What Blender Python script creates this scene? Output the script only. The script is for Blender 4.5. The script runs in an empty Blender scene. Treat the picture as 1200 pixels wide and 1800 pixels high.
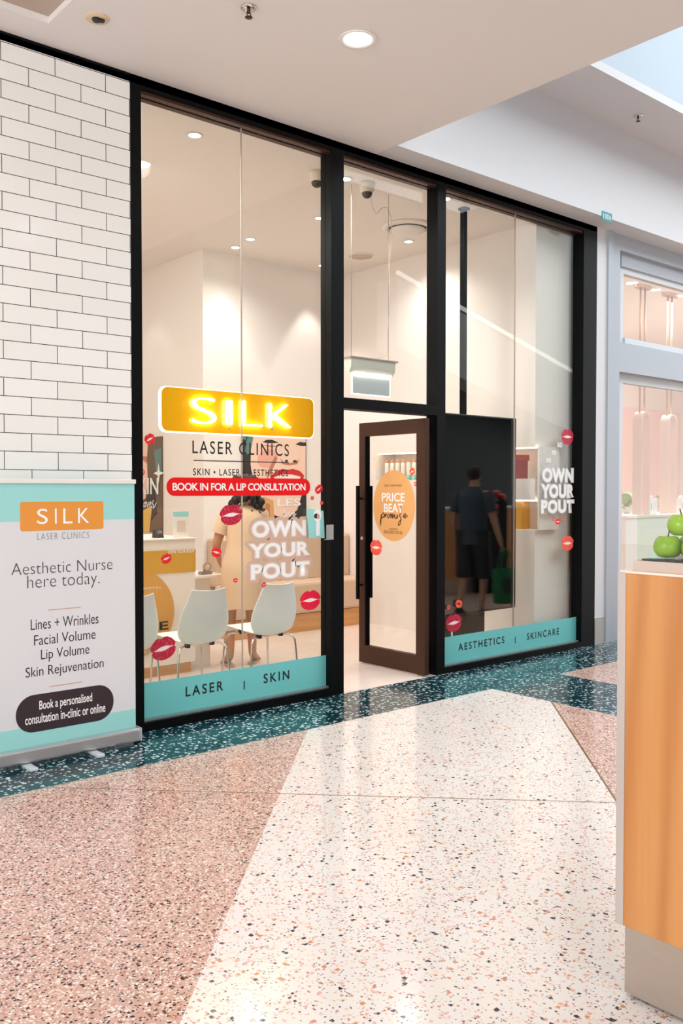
import bpy, bmesh, math, random
from mathutils import Vector, Matrix
random.seed(7)
S = bpy.context.scene
COL = S.collection
PI = math.pi

# ------------------------------------------------------------------ camera, world, light
F, CAMY, CAMZ = 1578.0, -4.977, 1.5
EX = Vector((0.76054576, 0.01645313, 0.64907583))     # world axes seen from the camera (right, up, forward)
EY = Vector((-0.64928433, 0.01927254, 0.76030154))
EZ = EX.cross(EY) * -1.0
if EZ.y < 0: EZ = -EZ
right = Vector((EX.x, EY.x, EZ.x)); up = Vector((EX.y, EY.y, EZ.y)); fwd = Vector((EX.z, EY.z, EZ.z))
cd = bpy.data.cameras.new('camera'); cam = bpy.data.objects.new('camera', cd); COL.objects.link(cam)
M = Matrix(((right.x, up.x, -fwd.x), (right.y, up.y, -fwd.y), (right.z, up.z, -fwd.z))).to_4x4()
M.translation = Vector((0, CAMY, CAMZ)); cam.matrix_world = M
cd.sensor_fit = 'VERTICAL'; cd.sensor_height = 36.0; cd.lens = F / 1800 * 36; cd.clip_start = 0.05
S.camera = cam
S.view_settings.view_transform = 'Standard'; S.view_settings.look = 'None'
S.view_settings.gamma = 1; S.view_settings.use_curve_mapping = False
S.view_settings.exposure = 0.38
S.cycles.use_denoising = True
S.cycles.max_bounces = 10; S.cycles.diffuse_bounces = 5; S.cycles.glossy_bounces = 5
S.cycles.transparent_max_bounces = 24; S.cycles.sample_clamp_indirect = 6.0
S.cycles.caustics_reflective = False; S.cycles.caustics_refractive = False
W = bpy.data.worlds.new('world'); S.world = W; W.use_nodes = True
W.node_tree.nodes['Background'].inputs[0].default_value = (0.92, 0.96, 1.0, 1)
W.node_tree.nodes['Background'].inputs[1].default_value = 2.0

def lamp(kind, name, loc, energy, color=(1, 1, 1), size=.1, target=None, sy=None, spot=None, blend=.5):
    l = bpy.data.lights.new(name, kind); o = bpy.data.objects.new(name, l); COL.objects.link(o)
    o.location = loc; l.energy = energy; l.color = color
    if kind == 'AREA':
        l.size = size
        if sy: l.shape = 'RECTANGLE'; l.size_y = sy
    else: l.shadow_soft_size = size
    if kind == 'SPOT': l.spot_size = math.radians(spot or 100); l.spot_blend = blend
    if target: o.rotation_euler = (Vector(target) - Vector(loc)).to_track_quat('-Z', 'Y').to_euler()
    return o
WARM = (1.0, 0.95, 0.915); NEUT = (0.97, 0.985, 1.0); DAY = (0.90, 0.95, 1.0)
lamp('AREA', 'skylight_daylight', (10.5, -5.2, 7.4), 270, DAY, 8.0, (10.5, -5.2, 0), 5.5)
lamp('AREA', 'added_mall_fill', (-0.5, -7.0, 5.2), 60, NEUT, 3.0, (1.5, -2.6, 0), 3.0)  # added fill lamp behind the camera, not a fitting of the mall
lamp('AREA', 'added_left_fill', (-5.0, -3.5, 3.6), 185, NEUT, 2.5, (1.5, -1.0, 0.6), 2.5)  # added fill lamp from the left, brightens the tiled wall and floor

# ------------------------------------------------------------------ projection helper: photograph pixel -> point on a real plane
CAM = Vector((0, CAMY, CAMZ))
def ray(px, py):
    return right * (px - 600) + up * (900 - py) + fwd * F
def onY(px, py, y):
    r = ray(px, py); return CAM + r * ((y - CAMY) / r.y)
def onX(px, py, x):
    r = ray(px, py); return CAM + r * (x / r.x)
def onZ(px, py, z):
    r = ray(px, py); return CAM + r * ((z - CAMZ) / r.z)

# ------------------------------------------------------------------ materials
def lin(c):
    return tuple((v / 255 / 12.92) if v <= 10 else ((v / 255 + .055) / 1.055) ** 2.4 for v in c)
MATS = {}
def mat(name, rgb, rough=.5, metal=0., emit=0., spec=.5, ergb=None, coat=0.):
    if name in MATS: return MATS[name]
    m = bpy.data.materials.new(name); m.use_nodes = True; b = m.node_tree.nodes['Principled BSDF']
    b.inputs['Base Color'].default_value = (*lin(rgb), 1); b.inputs['Roughness'].default_value = rough
    b.inputs['Metallic'].default_value = metal; b.inputs['Specular IOR Level'].default_value = spec
    b.inputs['Coat Weight'].default_value = coat
    if emit:
        b.inputs['Emission Color'].default_value = (*lin(ergb or rgb), 1); b.inputs['Emission Strength'].default_value = emit
    m.diffuse_color = (*lin(rgb), 1)
    MATS[name] = m; return m

class NT:
    """small helper for node maths"""
    def __init__(s, m):
        s.t = m.node_tree; s.n = s.t.nodes; s.b = s.n['Principled BSDF']
    def new(s, ty, **kw):
        n = s.n.new(ty)
        for k, v in kw.items(): setattr(n, k, v)
        return n
    def link(s, a, b): s.t.links.new(a, b)
    def put(s, sock, v):
        if hasattr(v, 'is_output'): s.link(v, sock)
        else: sock.default_value = v
    def m(s, op, a, b=0., c=0.):
        n = s.new('ShaderNodeMath', operation=op)
        for i, v in enumerate((a, b, c)): s.put(n.inputs[i], v)
        return n.outputs[0]
    def mix(s, f, a, b):
        n = s.new('ShaderNodeMix', data_type='RGBA')
        s.put(n.inputs[0], f); s.put(n.inputs[6], a); s.put(n.inputs[7], b); return n.outputs[2]
    def pos(s):
        g = s.new('ShaderNodeNewGeometry'); return g.outputs['Position']
    def xyz(s, v):
        n = s.new('ShaderNodeSeparateXYZ'); s.link(v, n.inputs[0]); return n.outputs
    def comb(s, x, y, z):
        n = s.new('ShaderNodeCombineXYZ'); s.put(n.inputs[0], x); s.put(n.inputs[1], y); s.put(n.inputs[2], z); return n.outputs[0]
    def noise(s, vec, scale, detail=3, rough=.5):
        n = s.new('ShaderNodeTexNoise'); s.link(vec, n.inputs['Vector']); n.inputs['Scale'].default_value = scale
        n.inputs['Detail'].default_value = detail; n.inputs['Roughness'].default_value = rough; return n.outputs
    def vor(s, vec, scale, feat='F1', metric='EUCLIDEAN'):
        n = s.new('ShaderNodeTexVoronoi', feature=feat, voronoi_dimensions='2D', distance=metric)
        s.link(vec, n.inputs['Vector']); n.inputs['Scale'].default_value = scale; return n.outputs
    def bump(s, h, strength, dist=.01):
        n = s.new('ShaderNodeBump'); s.link(h, n.inputs['Height']); n.inputs['Strength'].default_value = strength
        n.inputs['Distance'].default_value = dist; s.link(n.outputs[0], s.b.inputs['Normal'])
def c4(rgb): return (*lin(rgb), 1)

def glassmat(name, tint=(255, 255, 255), base=.04, alpha=0.0, gloss_rough=0.0):
    """thin clear sheet: passes light straight through, mirrors more at grazing angles"""
    m = bpy.data.materials.new(name); m.use_nodes = True; nt = m.node_tree; nt.nodes.clear()
    out = nt.nodes.new('ShaderNodeOutputMaterial'); mx = nt.nodes.new('ShaderNodeMixShader')
    tr = nt.nodes.new('ShaderNodeBsdfTransparent'); gl = nt.nodes.new('ShaderNodeBsdfGlossy')
    tr.inputs[0].default_value = c4(tint); gl.inputs['Roughness'].default_value = gloss_rough
    lw = nt.nodes.new('ShaderNodeLayerWeight'); lw.inputs[0].default_value = .5
    p = nt.nodes.new('ShaderNodeMath'); p.operation = 'POWER'; p.inputs[1].default_value = 5
    q = nt.nodes.new('ShaderNodeMath'); q.operation = 'MULTIPLY_ADD'; q.inputs[1].default_value = .9; q.inputs[2].default_value = base
    nt.links.new(lw.outputs['Facing'], p.inputs[0]); nt.links.new(p.outputs[0], q.inputs[0])
    nt.links.new(q.outputs[0], mx.inputs[0]); nt.links.new(tr.outputs[0], mx.inputs[1]); nt.links.new(gl.outputs[0], mx.inputs[2])
    nt.links.new(mx.outputs[0], out.inputs[0]); return m
GLASS = glassmat('clear_glass', (250, 252, 250))
GLASSG = glassmat('greenish_glass', (250, 253, 251), .02)

def filmmat(name, rgb, opacity, rough=.4):
    m = bpy.data.materials.new(name); m.use_nodes = True; nt = m.node_tree
    b = nt.nodes['Principled BSDF']; b.inputs['Base Color'].default_value = c4(rgb); b.inputs['Roughness'].default_value = rough
    b.inputs['Alpha'].default_value = opacity
    return m

# floor: terrazzo in zones
def chips(t, p, scale, dens, size, seed):
    off = t.new('ShaderNodeVectorMath', operation='ADD'); t.link(p, off.inputs[0]); off.inputs[1].default_value = (seed, seed * .37, 0)
    nz = t.noise(off.outputs[0], scale * 1.6, 2)
    wob = t.new('ShaderNodeVectorMath', operation='SCALE'); t.link(nz['Color'], wob.inputs[0]); wob.inputs['Scale'].default_value = .55 / scale
    ad = t.new('ShaderNodeVectorMath', operation='ADD'); t.link(off.outputs[0], ad.inputs[0]); t.link(wob.outputs[0], ad.inputs[1])
    v = t.vor(ad.outputs[0], scale, metric='CHEBYCHEV')
    cs = t.new('ShaderNodeSeparateColor'); t.link(v['Color'], cs.inputs[0])
    thr = t.m('MULTIPLY_ADD', cs.outputs[1], size * .6, size * .4)
    return t.m('MULTIPLY', t.m('LESS_THAN', v['Distance'], thr), t.m('LESS_THAN', cs.outputs[0], dens)), cs.outputs[2]
def ramp(t, f, stops):
    n = t.new('ShaderNodeValToRGB'); n.color_ramp.interpolation = 'CONSTANT'; t.link(f, n.inputs[0])
    e = n.color_ramp.elements
    while len(e) < len(stops): e.new(.5)
    for i, (p, c) in enumerate(stops): e[i].position = p; e[i].color = c4(c)
    return n.outputs[0]
def floor_material():
    m = mat('terrazzo', (200, 200, 200), .13, 0, 0, .36); t = NT(m); p = t.pos(); x, y, z = t.xyz(p)
    d = t.m('SUBTRACT', x, y); s = t.m('ADD', x, y)
    AND = lambda a, b: t.m('MULTIPLY', a, b); OR = lambda a, b: t.m('MAXIMUM', a, b); NOT = lambda a: t.m('SUBTRACT', 1., a)
    GT = lambda a, b: t.m('GREATER_THAN', a, b); LT = lambda a, b: t.m('LESS_THAN', a, b)
    near = lambda a, v, w: LT(t.m('ABSOLUTE', t.m('SUBTRACT', a, v)), w)
    band = GT(y, -.605); cross = AND(GT(x, 5.22), LT(x, 6.055)); teal = OR(band, cross)
    white = AND(AND(GT(d, 4.06), LT(x, 5.22)), OR(LT(d, 6.365), LT(s, 1.177)))
    cloud = t.noise(p, 1.3, 3)['Fac']
    # pink
    pink = t.mix(cloud, c4((198, 161, 146)), c4((206, 170, 156)))
    for sc, de, si, sd, st in ((95, .55, .50, 1, [(0, (232, 205, 192)), (.35, (194, 140, 122)), (.62, (240, 226, 216)), (.85, (205, 160, 140))]),
                               (76, .30, .46, 9, [(0, (62, 46, 46)), (.40, (236, 222, 212)), (.62, (138, 88, 78)), (.8, (45, 38, 42))]),
                               (120, .28, .42, 4, [(0, (70, 50, 50)), (.5, (244, 232, 224))])):
        k, rnd = chips(t, p, sc, de, si, sd); pink = t.mix(k, pink, ramp(t, rnd, st))
    wht = t.mix(cloud, c4((226, 222, 216)), c4((231, 228, 222)))
    for sc, de, si, sd, st in ((70, .30, .42, 3, [(0, (226, 190, 178)), (.3, (232, 205, 178)), (.6, (214, 176, 178)), (.85, (190, 150, 140))]),
                               (48, .15, .40, 12, [(0, (206, 142, 106)), (.35, (60, 60, 72)), (.6, (222, 176, 160)), (.85, (52, 52, 58))]),
                               (110, .18, .40, 6, [(0, (150, 120, 120)), (.4, (226, 190, 180)), (.8, (90, 84, 92))])):
        k, rnd = chips(t, p, sc, de, si, sd); wht = t.mix(k, wht, ramp(t, rnd, st))
    tl = t.mix(cloud, c4((12, 46, 54)), c4((18, 58, 66)))
    for sc, de, si, sd, st in ((32, .46, .36, 2, [(0, (206, 222, 222)), (.5, (186, 208, 210)), (.8, (150, 185, 188))]),
                               (60, .16, .42, 7, [(0, (196, 214, 214)), (.6, (90, 130, 136))])):
        k, rnd = chips(t, p, sc, de, si, sd); tl = t.mix(k, tl, ramp(t, rnd, st))
    # faint joints in the pink, on the diagonal grid
    j1 = near(t.m('FRACT', t.m('DIVIDE', t.m('SUBTRACT', d, 3.035), 1.03)), .5, .0022)
    j2 = near(t.m('FRACT', t.m('DIVIDE', t.m('SUBTRACT', s, .66), 1.03)), .5, .0022)
    pink = t.mix(t.m('MULTIPLY', OR(j1, j2), .55), pink, c4((240, 226, 216)))
    c = t.mix(white, pink, wht); c = t.mix(teal, c, tl)
    brass = OR(AND(near(s, 1.177, .006), AND(NOT(teal), LT(d, 6.365))), AND(near(d, 6.365, .009), AND(GT(s, 1.177), NOT(teal))))
    c = t.mix(brass, c, c4((128, 104, 72)))
    edge = AND(near(y, -.605, .004), NOT(cross)); c = t.mix(edge, c, c4((150, 140, 120)))
    t.link(c, t.b.inputs['Base Color'])
    r = t.m('MULTIPLY_ADD', t.noise(p, 6, 3)['Fac'], .08, .09); t.link(r, t.b.inputs['Roughness'])
    return m

def tile_material():
    m = mat('white_metro_tile', (226, 224, 214), .12); t = NT(m); x, y, z = t.xyz(t.pos())
    br = t.new('ShaderNodeTexBrick'); br.inputs['Scale'].default_value = 1
    br.offset = .5; br.offset_frequency = 2; br.squash = 1
    br.inputs['Brick Width'].default_value = .307; br.inputs['Row Height'].default_value = .1015
    br.inputs['Mortar Size'].default_value = .0021; br.inputs['Mortar Smooth'].default_value = .0
    br.inputs['Color1'].default_value = c4((236, 236, 231)); br.inputs['Color2'].default_value = c4((240, 240, 236)); br.inputs['Mortar'].default_value = c4((38, 36, 44))
    t.link(t.comb(t.m('ADD', t.m('SUBTRACT', x, 1.959), .1535), t.m('SUBTRACT', z, 3.944), 0), br.inputs['Vector'])
    t.link(br.outputs['Color'], t.b.inputs['Base Color'])
    t.link(t.m('MULTIPLY_ADD', br.outputs['Fac'], .7, .12), t.b.inputs['Roughness'])
    h = t.m('ADD', t.m('MULTIPLY', br.outputs['Fac'], -1.0), t.m('MULTIPLY', t.noise(t.pos(), 9, 1)['Fac'], .5))
    t.bump(h, .18, .004); return m

def wood_material(name, a, b, c, rough=.35, axis='z', scale=1.):
    m = mat(name, a, rough); t = NT(m); x, y, z = t.xyz(t.pos())
    if axis == 'z': v = t.comb(t.m('MULTIPLY', x, 7 * scale), t.m('MULTIPLY', y, 7 * scale), t.m('MULTIPLY', z, .55 * scale))
    else: v = t.comb(t.m('MULTIPLY', x, .5 * scale), t.m('MULTIPLY', y, .5 * scale), t.m('MULTIPLY', z, 9 * scale))
    n = t.noise(v, 1.6, 4, .55)['Fac']
    w = t.new('ShaderNodeTexWave', wave_type='BANDS', bands_direction='DIAGONAL'); t.link(v, w.inputs['Vector'])
    w.inputs['Scale'].default_value = .8; w.inputs['Distortion'].default_value = 7; w.inputs['Detail'].default_value = 2; w.inputs['Detail Scale'].default_value = .7
    col = t.mix(t.m('MULTIPLY', t.m('POWER', w.outputs['Fac'], 2.), .9), c4(a), c4(b)); col = t.mix(t.m('MULTIPLY', n, .6), col, c4(c))
    fine = t.noise(t.comb(t.m('MULTIPLY', x, 90), t.m('MULTIPLY', y, 90), t.m('MULTIPLY', z, 2.5 if axis == 'z' else 90)), 1, 3)['Fac']
    col = t.mix(t.m('MULTIPLY', fine, .3), col, c4(b))
    t.link(col, t.b.inputs['Base Color']); return m
def plank_material():
    m = mat('pale_floor_planks', (226, 210, 196), .22); t = NT(m); p = t.pos(); x, y, z = t.xyz(p)
    br = t.new('ShaderNodeTexBrick'); t.link(p, br.inputs['Vector']); br.inputs['Scale'].default_value = 1
    br.inputs['Brick Width'].default_value = 1.2; br.inputs['Row Height'].default_value = .3; br.inputs['Mortar Size'].default_value = .0015
    br.inputs['Color1'].default_value = c4((232, 218, 208)); br.inputs['Color2'].default_value = c4((226, 212, 201)); br.inputs['Mortar'].default_value = c4((196, 176, 160))
    n = t.noise(t.comb(t.m('MULTIPLY', x, .6), t.m('MULTIPLY', y, 5.), 0), 3, 4)['Fac']
    c = t.mix(t.m('MULTIPLY', n, .35), br.outputs['Color'], c4((212, 196, 184))); t.link(c, t.b.inputs['Base Color']); return m
def brushed(name, rgb, rough=.35):
    m = mat(name, rgb, rough, 0.75); t = NT(m); x, y, z = t.xyz(t.pos())
    n = t.noise(t.comb(t.m('MULTIPLY', x, 3), t.m('MULTIPLY', y, 3), t.m('MULTIPLY', z, 20)), 4, 4)['Fac']
    st = t.noise(t.pos(), 9, 5, .7)['Fac']
    c = t.mix(t.m('MULTIPLY', n, .35), c4(rgb), c4(tuple(v * .8 for v in rgb))); c = t.mix(t.m('MULTIPLY', t.m('GREATER_THAN', st, .62), .25), c, c4((205, 190, 170)))
    t.link(c, t.b.inputs['Base Color']); return m
def grain(m, scale=40, amt=.15, dark=.75, bump=0.):
    t = NT(m); n = t.noise(t.pos(), scale, 3)['Fac']; bc = t.b.inputs['Base Color'].default_value[:]
    t.link(t.mix(t.m('MULTIPLY', n, amt * 2), bc, (bc[0] * dark, bc[1] * dark, bc[2] * dark, 1)), t.b.inputs['Base Color'])
    if bump: t.bump(n, bump, .004)
    return m

FLOOR = floor_material(); TILE = tile_material(); PLANK = plank_material()
PINE = wood_material('pine_panel', (200, 138, 78), (170, 102, 44), (210, 158, 102))
OAK = wood_material('honey_oak', (205, 150, 92), (190, 132, 76), (214, 164, 108), axis='x')
CEIL = grain(mat('mall_ceiling_paint', (233, 230, 228), .8), 3, .04, .95)
BULK = grain(mat('bulkhead_paint', (214, 215, 216), .7), 3, .03, .95)
SHOPW = grain(mat('shop_wall_paint', (238, 230, 224), .75), 4, .03, .95)
SHOPC = grain(mat('shop_ceiling_paint', (240, 232, 226), .8), 4, .03, .95)
BLACK = grain(mat('black_powder_coat', (7, 8, 10), .45, 0, 0, .12), 30, .2, .7)
BRONZE = grain(mat('bronze_anodised', (70, 46, 34), .4, .3, 0, .3), 60, .2, .8)
CHROME = mat('chrome', (215, 210, 205), .12, 1.)
STEEL = brushed('brushed_steel', (188, 176, 164))
ALU = grain(mat('aluminium', (205, 207, 210), .32, .8), 50, .08, .9)
WHITEP = grain(mat('white_plastic', (248, 251, 246), .3), 8, .03, .95)
WHITE = mat('white_vinyl', (240, 240, 238), .45)
BLACKV = mat('black_vinyl', (18, 18, 20), .45)
GREYV = mat('grey_print', (128, 128, 130), .5)
GOLDL = mat('gold_laminate', (214, 160, 62), .4)
TEAL = filmmat('turquoise_film', (116, 205, 203), .93)
TEALP = grain(mat('turquoise_print', (150, 212, 208), .5), 6, .04, .93)
BANW = grain(mat('banner_white', (212, 214, 216), .55), 6, .03, .95)
LED = mat('led_white', (255, 255, 255), .4, 0, 9, ergb=(255, 246, 236))
LEDW = mat('led_warm', (255, 240, 220), .4, 0, 6, ergb=(255, 226, 196))

# ------------------------------------------------------------------ mesh building
class MB:
    def __init__(s): s.bm = bmesh.new()
    def _tag(s, verts, mi):
        fs = set(f for v in verts for f in v.link_faces)
        for f in fs: f.material_index = mi
    def box(s, x0, x1, y0, y1, z0, z1, bev=0., mi=0):
        r = bmesh.ops.create_cube(s.bm, size=1); v = r['verts']
        bmesh.ops.scale(s.bm, vec=(abs(x1 - x0), abs(y1 - y0), abs(z1 - z0)), verts=v)
        bmesh.ops.translate(s.bm, vec=((x0 + x1) / 2, (y0 + y1) / 2, (z0 + z1) / 2), verts=v)
        s._tag(v, mi)
        if bev:
            es = list(set(e for q in v for e in q.link_edges))
            bmesh.ops.bevel(s.bm, geom=es, offset=bev, segments=2, affect='EDGES', profile=.5, clamp_overlap=True)
        return s
    def rings(s, rings, mi=0, cap=True, closed=True, smooth=True):
        R = [[s.bm.verts.new(p) for p in r] for r in rings]; n = len(R[0]); fs = []
        for a, b in zip(R, R[1:]):
            for i in range(n if closed else n - 1):
                fs.append(s.bm.faces.new((a[i], a[(i + 1) % n], b[(i + 1) % n], b[i])))
        for f in fs: f.smooth = smooth; f.material_index = mi
        if cap and closed:
            for r, rev in ((R[0], True), (R[-1], False)):
                f = s.bm.faces.new(list(reversed(r)) if rev else r); f.material_index = mi
        return s
    def tube(s, pts, r, n=10, mi=0, cap=True):
        pts = [Vector(p) for p in pts]; rr = r if isinstance(r, (list, tuple)) else [r] * len(pts)
        out = []; up0 = None
        for i, p in enumerate(pts):
            d = (pts[min(i + 1, len(pts) - 1)] - pts[max(i - 1, 0)]).normalized()
            if up0 is None:
                up0 = Vector((0, 0, 1)) if abs(d.z) < .9 else Vector((0, 1, 0))
            a = d.cross(up0).normalized(); b = a.cross(d).normalized(); up0 = b
            out.append([p + a * (math.cos(2 * PI * k / n) * rr[i]) + b * (math.sin(2 * PI * k / n) * rr[i]) for k in range(n)])
        return s.rings(out, mi, cap)
    def cyl(s, p, q, r, n=20, mi=0): return s.tube([p, q], r, n, mi)
    def lathe(s, c, prof, n=24, mi=0, cap=True):
        c = Vector(c)
        return s.rings([[c + Vector((r * math.cos(2 * PI * k / n), r * math.sin(2 * PI * k / n), z)) for k in range(n)] for r, z in prof], mi, cap)
    def sphere(s, c, r, sx=1, sy=1, sz=1, mi=0, u=16, v=10):
        w = bmesh.ops.create_uvsphere(s.bm, u_segments=u, v_segments=v, radius=r)['verts']
        bmesh.ops.scale(s.bm, vec=(sx, sy, sz), verts=w); bmesh.ops.translate(s.bm, vec=c, verts=w)
        for f in set(f for q in w for f in q.link_faces): f.smooth = True; f.material_index = mi
        return s
    def prism(s, pts, fr, d0=0., d1=.001, mi=0):
        """extruded outline in a frame: (u, v) -> o + u*r + v*u, thickness along the normal"""
        o, r, u, n = fr
        a = [s.bm.verts.new(o + r * p[0] + u * p[1] + n * d0) for p in pts]
        b = [s.bm.verts.new(o + r * p[0] + u * p[1] + n * d1) for p in pts]
        k = len(pts)
        try:
            fs = [s.bm.faces.new(list(reversed(a))), s.bm.faces.new(b)]
            for i in range(k): fs.append(s.bm.faces.new((a[i], a[(i + 1) % k], b[(i + 1) % k], b[i])))
            for f in fs: f.material_index = mi
        except ValueError: pass
        return s
    def ringprism(s, outer, inner, fr, d0=0., d1=.001, mi=0):
        o, r, u, n = fr; k = len(outer)
        V = lambda L, d: [s.bm.verts.new(o + r * p[0] + u * p[1] + n * d) for p in L]
        oa, ob, ia, ib = V(outer, d0), V(outer, d1), V(inner, d0), V(inner, d1)
        for i in range(k):
            j = (i + 1) % k
            for q in ((ob[i], ob[j], ib[j], ib[i]), (oa[j], oa[i], ia[i], ia[j]), (oa[i], oa[j], ob[j], ob[i]), (ia[j], ia[i], ib[i], ib[j])):
                s.bm.faces.new(q).material_index = mi
        return s
    def stroke(s, pts, w, fr, d0=0., d1=.001, mi=0, sm=6):
        P = smooth(pts, sm); L, R = [], []
        for i, p in enumerate(P):
            a, b = P[max(0, i - 1)], P[min(len(P) - 1, i + 1)]; d = Vector((b[0] - a[0], b[1] - a[1]))
            if d.length < 1e-9: d = Vector((1, 0))
            d.normalize(); L.append((p[0] - d.y * w / 2, p[1] + d.x * w / 2)); R.append((p[0] + d.y * w / 2, p[1] - d.x * w / 2))
        o, r, u, n = fr
        V = lambda p, dd: s.bm.verts.new(o + r * p[0] + u * p[1] + n * dd)
        for i in range(len(P) - 1):
            q = [V(R[i], d1), V(R[i + 1], d1), V(L[i + 1], d1), V(L[i], d1)]
            s.bm.faces.new(q).material_index = mi
        return s
def smooth(pts, k=6):
    P = [Vector((p[0], p[1])) for p in pts]
    if k <= 1 or len(P) < 3: return P
    out = []
    for i in range(len(P) - 1):
        a, b, c, d = P[max(0, i - 1)], P[i], P[i + 1], P[min(len(P) - 1, i + 2)]
        for j in range(k):
            t = j / k; out.append(.5 * ((2 * b) + (c - a) * t + (2 * a - 5 * b + 4 * c - d) * t * t + (3 * b - a - 3 * c + d) * t ** 3))
    out.append(P[-1]); return out
def smooth3(pts, k=6):
    P = [Vector(p) for p in pts]; out = []
    for i in range(len(P) - 1):
        a, b, c, d = P[max(0, i - 1)], P[i], P[i + 1], P[min(len(P) - 1, i + 2)]
        for j in range(k):
            t = j / k; out.append(.5 * ((2 * b) + (c - a) * t + (2 * a - 5 * b + 4 * c - d) * t * t + (3 * b - a - 3 * c + d) * t ** 3))
    out.append(P[-1]); return out

def tag(o, label=None, cat=None, group=None, kind=None):
    if label: o['label'] = label
    if cat: o['category'] = cat
    if group: o['group'] = group
    if kind: o['kind'] = kind
    return o
def wloc(o):
    v = Vector((0, 0, 0))
    while o: v += Vector(o.location); o = o.parent
    return v
def mkobj(name, me, m, parent=None):
    ms = m if isinstance(m, (list, tuple)) else [m]
    for q in ms: me.materials.append(q)
    o = bpy.data.objects.new(name, me); COL.objects.link(o)
    if parent is not None:
        me.transform(Matrix.Translation(-wloc(parent))); o.parent = parent
    return o
def obj(name, mb, m, parent=None):
    """ONE mesh object built in world coordinates (shifted to its parent)"""
    me = bpy.data.meshes.new(name); bmesh.ops.recalc_face_normals(mb.bm, faces=mb.bm.faces[:]); mb.bm.to_mesh(me); mb.bm.free()
    return mkobj(name, me, m, parent)
def centre(o):
    """move a single-mesh thing's origin onto its mesh"""
    me = o.data; n = len(me.vertices)
    c = sum((v.co for v in me.vertices), Vector()) / n
    me.transform(Matrix.Translation(-c)); o.location = c; return o
def thing(name, label, cat, loc=(0, 0, 0), group=None, kind=None):
    o = bpy.data.objects.new(name, None); COL.objects.link(o); o.location = loc; o.empty_display_size = .05
    return tag(o, label, cat, group, kind)
def struct(name, mb, m, parent=None):
    o = obj(name, mb, m, parent)
    if parent is None: o['kind'] = 'structure'
    return o
def dup(o, loc=None, parent=None, **kw):
    c = o.copy(); COL.objects.link(c)
    if parent: c.parent = parent
    for ch in list(o.children): dup(ch, None, c)
    if loc is not None: c.location = loc
    for k, v in kw.items(): c[k] = v
    return c

V3 = lambda *a: Vector(a)
def frame_facade(y): return (V3(0, y, 0), V3(1, 0, 0), V3(0, 0, 1), V3(0, -1, 0))
def frame_side(x): return (V3(x, 0, 0), V3(0, -1, 0), V3(0, 0, 1), V3(-1, 0, 0))     # faces -X, u = -Y

def text_mesh(body, offset=0., space=1., shear=0.):
    c = bpy.data.curves.new('t', 'FONT'); c.body = body; c.size = 1; c.offset = offset; c.space_character = space
    c.shear = shear; c.resolution_u = 5; c.align_x = 'CENTER'; c.space_line = .95
    o = bpy.data.objects.new('t', c); COL.objects.link(o)
    dg = bpy.context.evaluated_depsgraph_get(); me = bpy.data.meshes.new_from_object(o.evaluated_get(dg))
    bpy.data.objects.remove(o); bpy.data.curves.remove(c); return me
def text(name, body, box, fr, m, parent=None, d=.0012, offset=0., space=1., thick=0., shear=0., fit=True):
    """lettering filling the box (u0, v0, u1, v1) of a frame, raised by d"""
    me = text_mesh(body, offset, space, shear); o0, r, u, n = fr
    xs = [v.co.x for v in me.vertices]; ys = [v.co.y for v in me.vertices]
    ax, bx, ay, by = min(xs), max(xs), min(ys), max(ys); u0, v0, u1, v1 = box
    for v in me.vertices:
        a = u0 + (v.co.x - ax) / (bx - ax) * (u1 - u0); b = v0 + (v.co.y - ay) / (by - ay) * (v1 - v0)
        v.co = o0 + r * a + u * b + n * d
    if thick:
        bm = bmesh.new(); bm.from_mesh(me); bmesh.ops.remove_doubles(bm, verts=bm.verts, dist=1e-5)
        g = bmesh.ops.extrude_face_region(bm, geom=bm.faces[:])
        bmesh.ops.translate(bm, vec=n * thick, verts=[e for e in g['geom'] if isinstance(e, bmesh.types.BMVert)])
        bmesh.ops.recalc_face_normals(bm, faces=bm.faces[:]); bm.to_mesh(me); bm.free()
    me.name = name; return mkobj(name, me, m, parent)
def pbox(l, b, r, t, y):
    """box in the facade frame from the pixels of left-bottom and right-top corners"""
    p, q = onY(*((l, b)), y), onY(*((r, t)), y); return (p.x, p.z, q.x, q.z)
def rrect(u0, v0, u1, v1, rad, k=8):
    out = []
    for cx, cy, a0 in ((u1 - rad, v0 + rad, -90), (u1 - rad, v1 - rad, 0), (u0 + rad, v1 - rad, 90), (u0 + rad, v0 + rad, 180)):
        for i in range(k + 1):
            a = math.radians(a0 + 90 * i / k); out.append((cx + rad * math.cos(a), cy + rad * math.sin(a)))
    return out
def ellipse(cx, cy, a, b, k=40, rot=0.):
    c, s = math.cos(rot), math.sin(rot); o = []
    for i in range(k):
        x, y = a * math.cos(2 * PI * i / k), b * math.sin(2 * PI * i / k); o.append((cx + x * c - y * s, cy + x * s + y * c))
    return o

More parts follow.
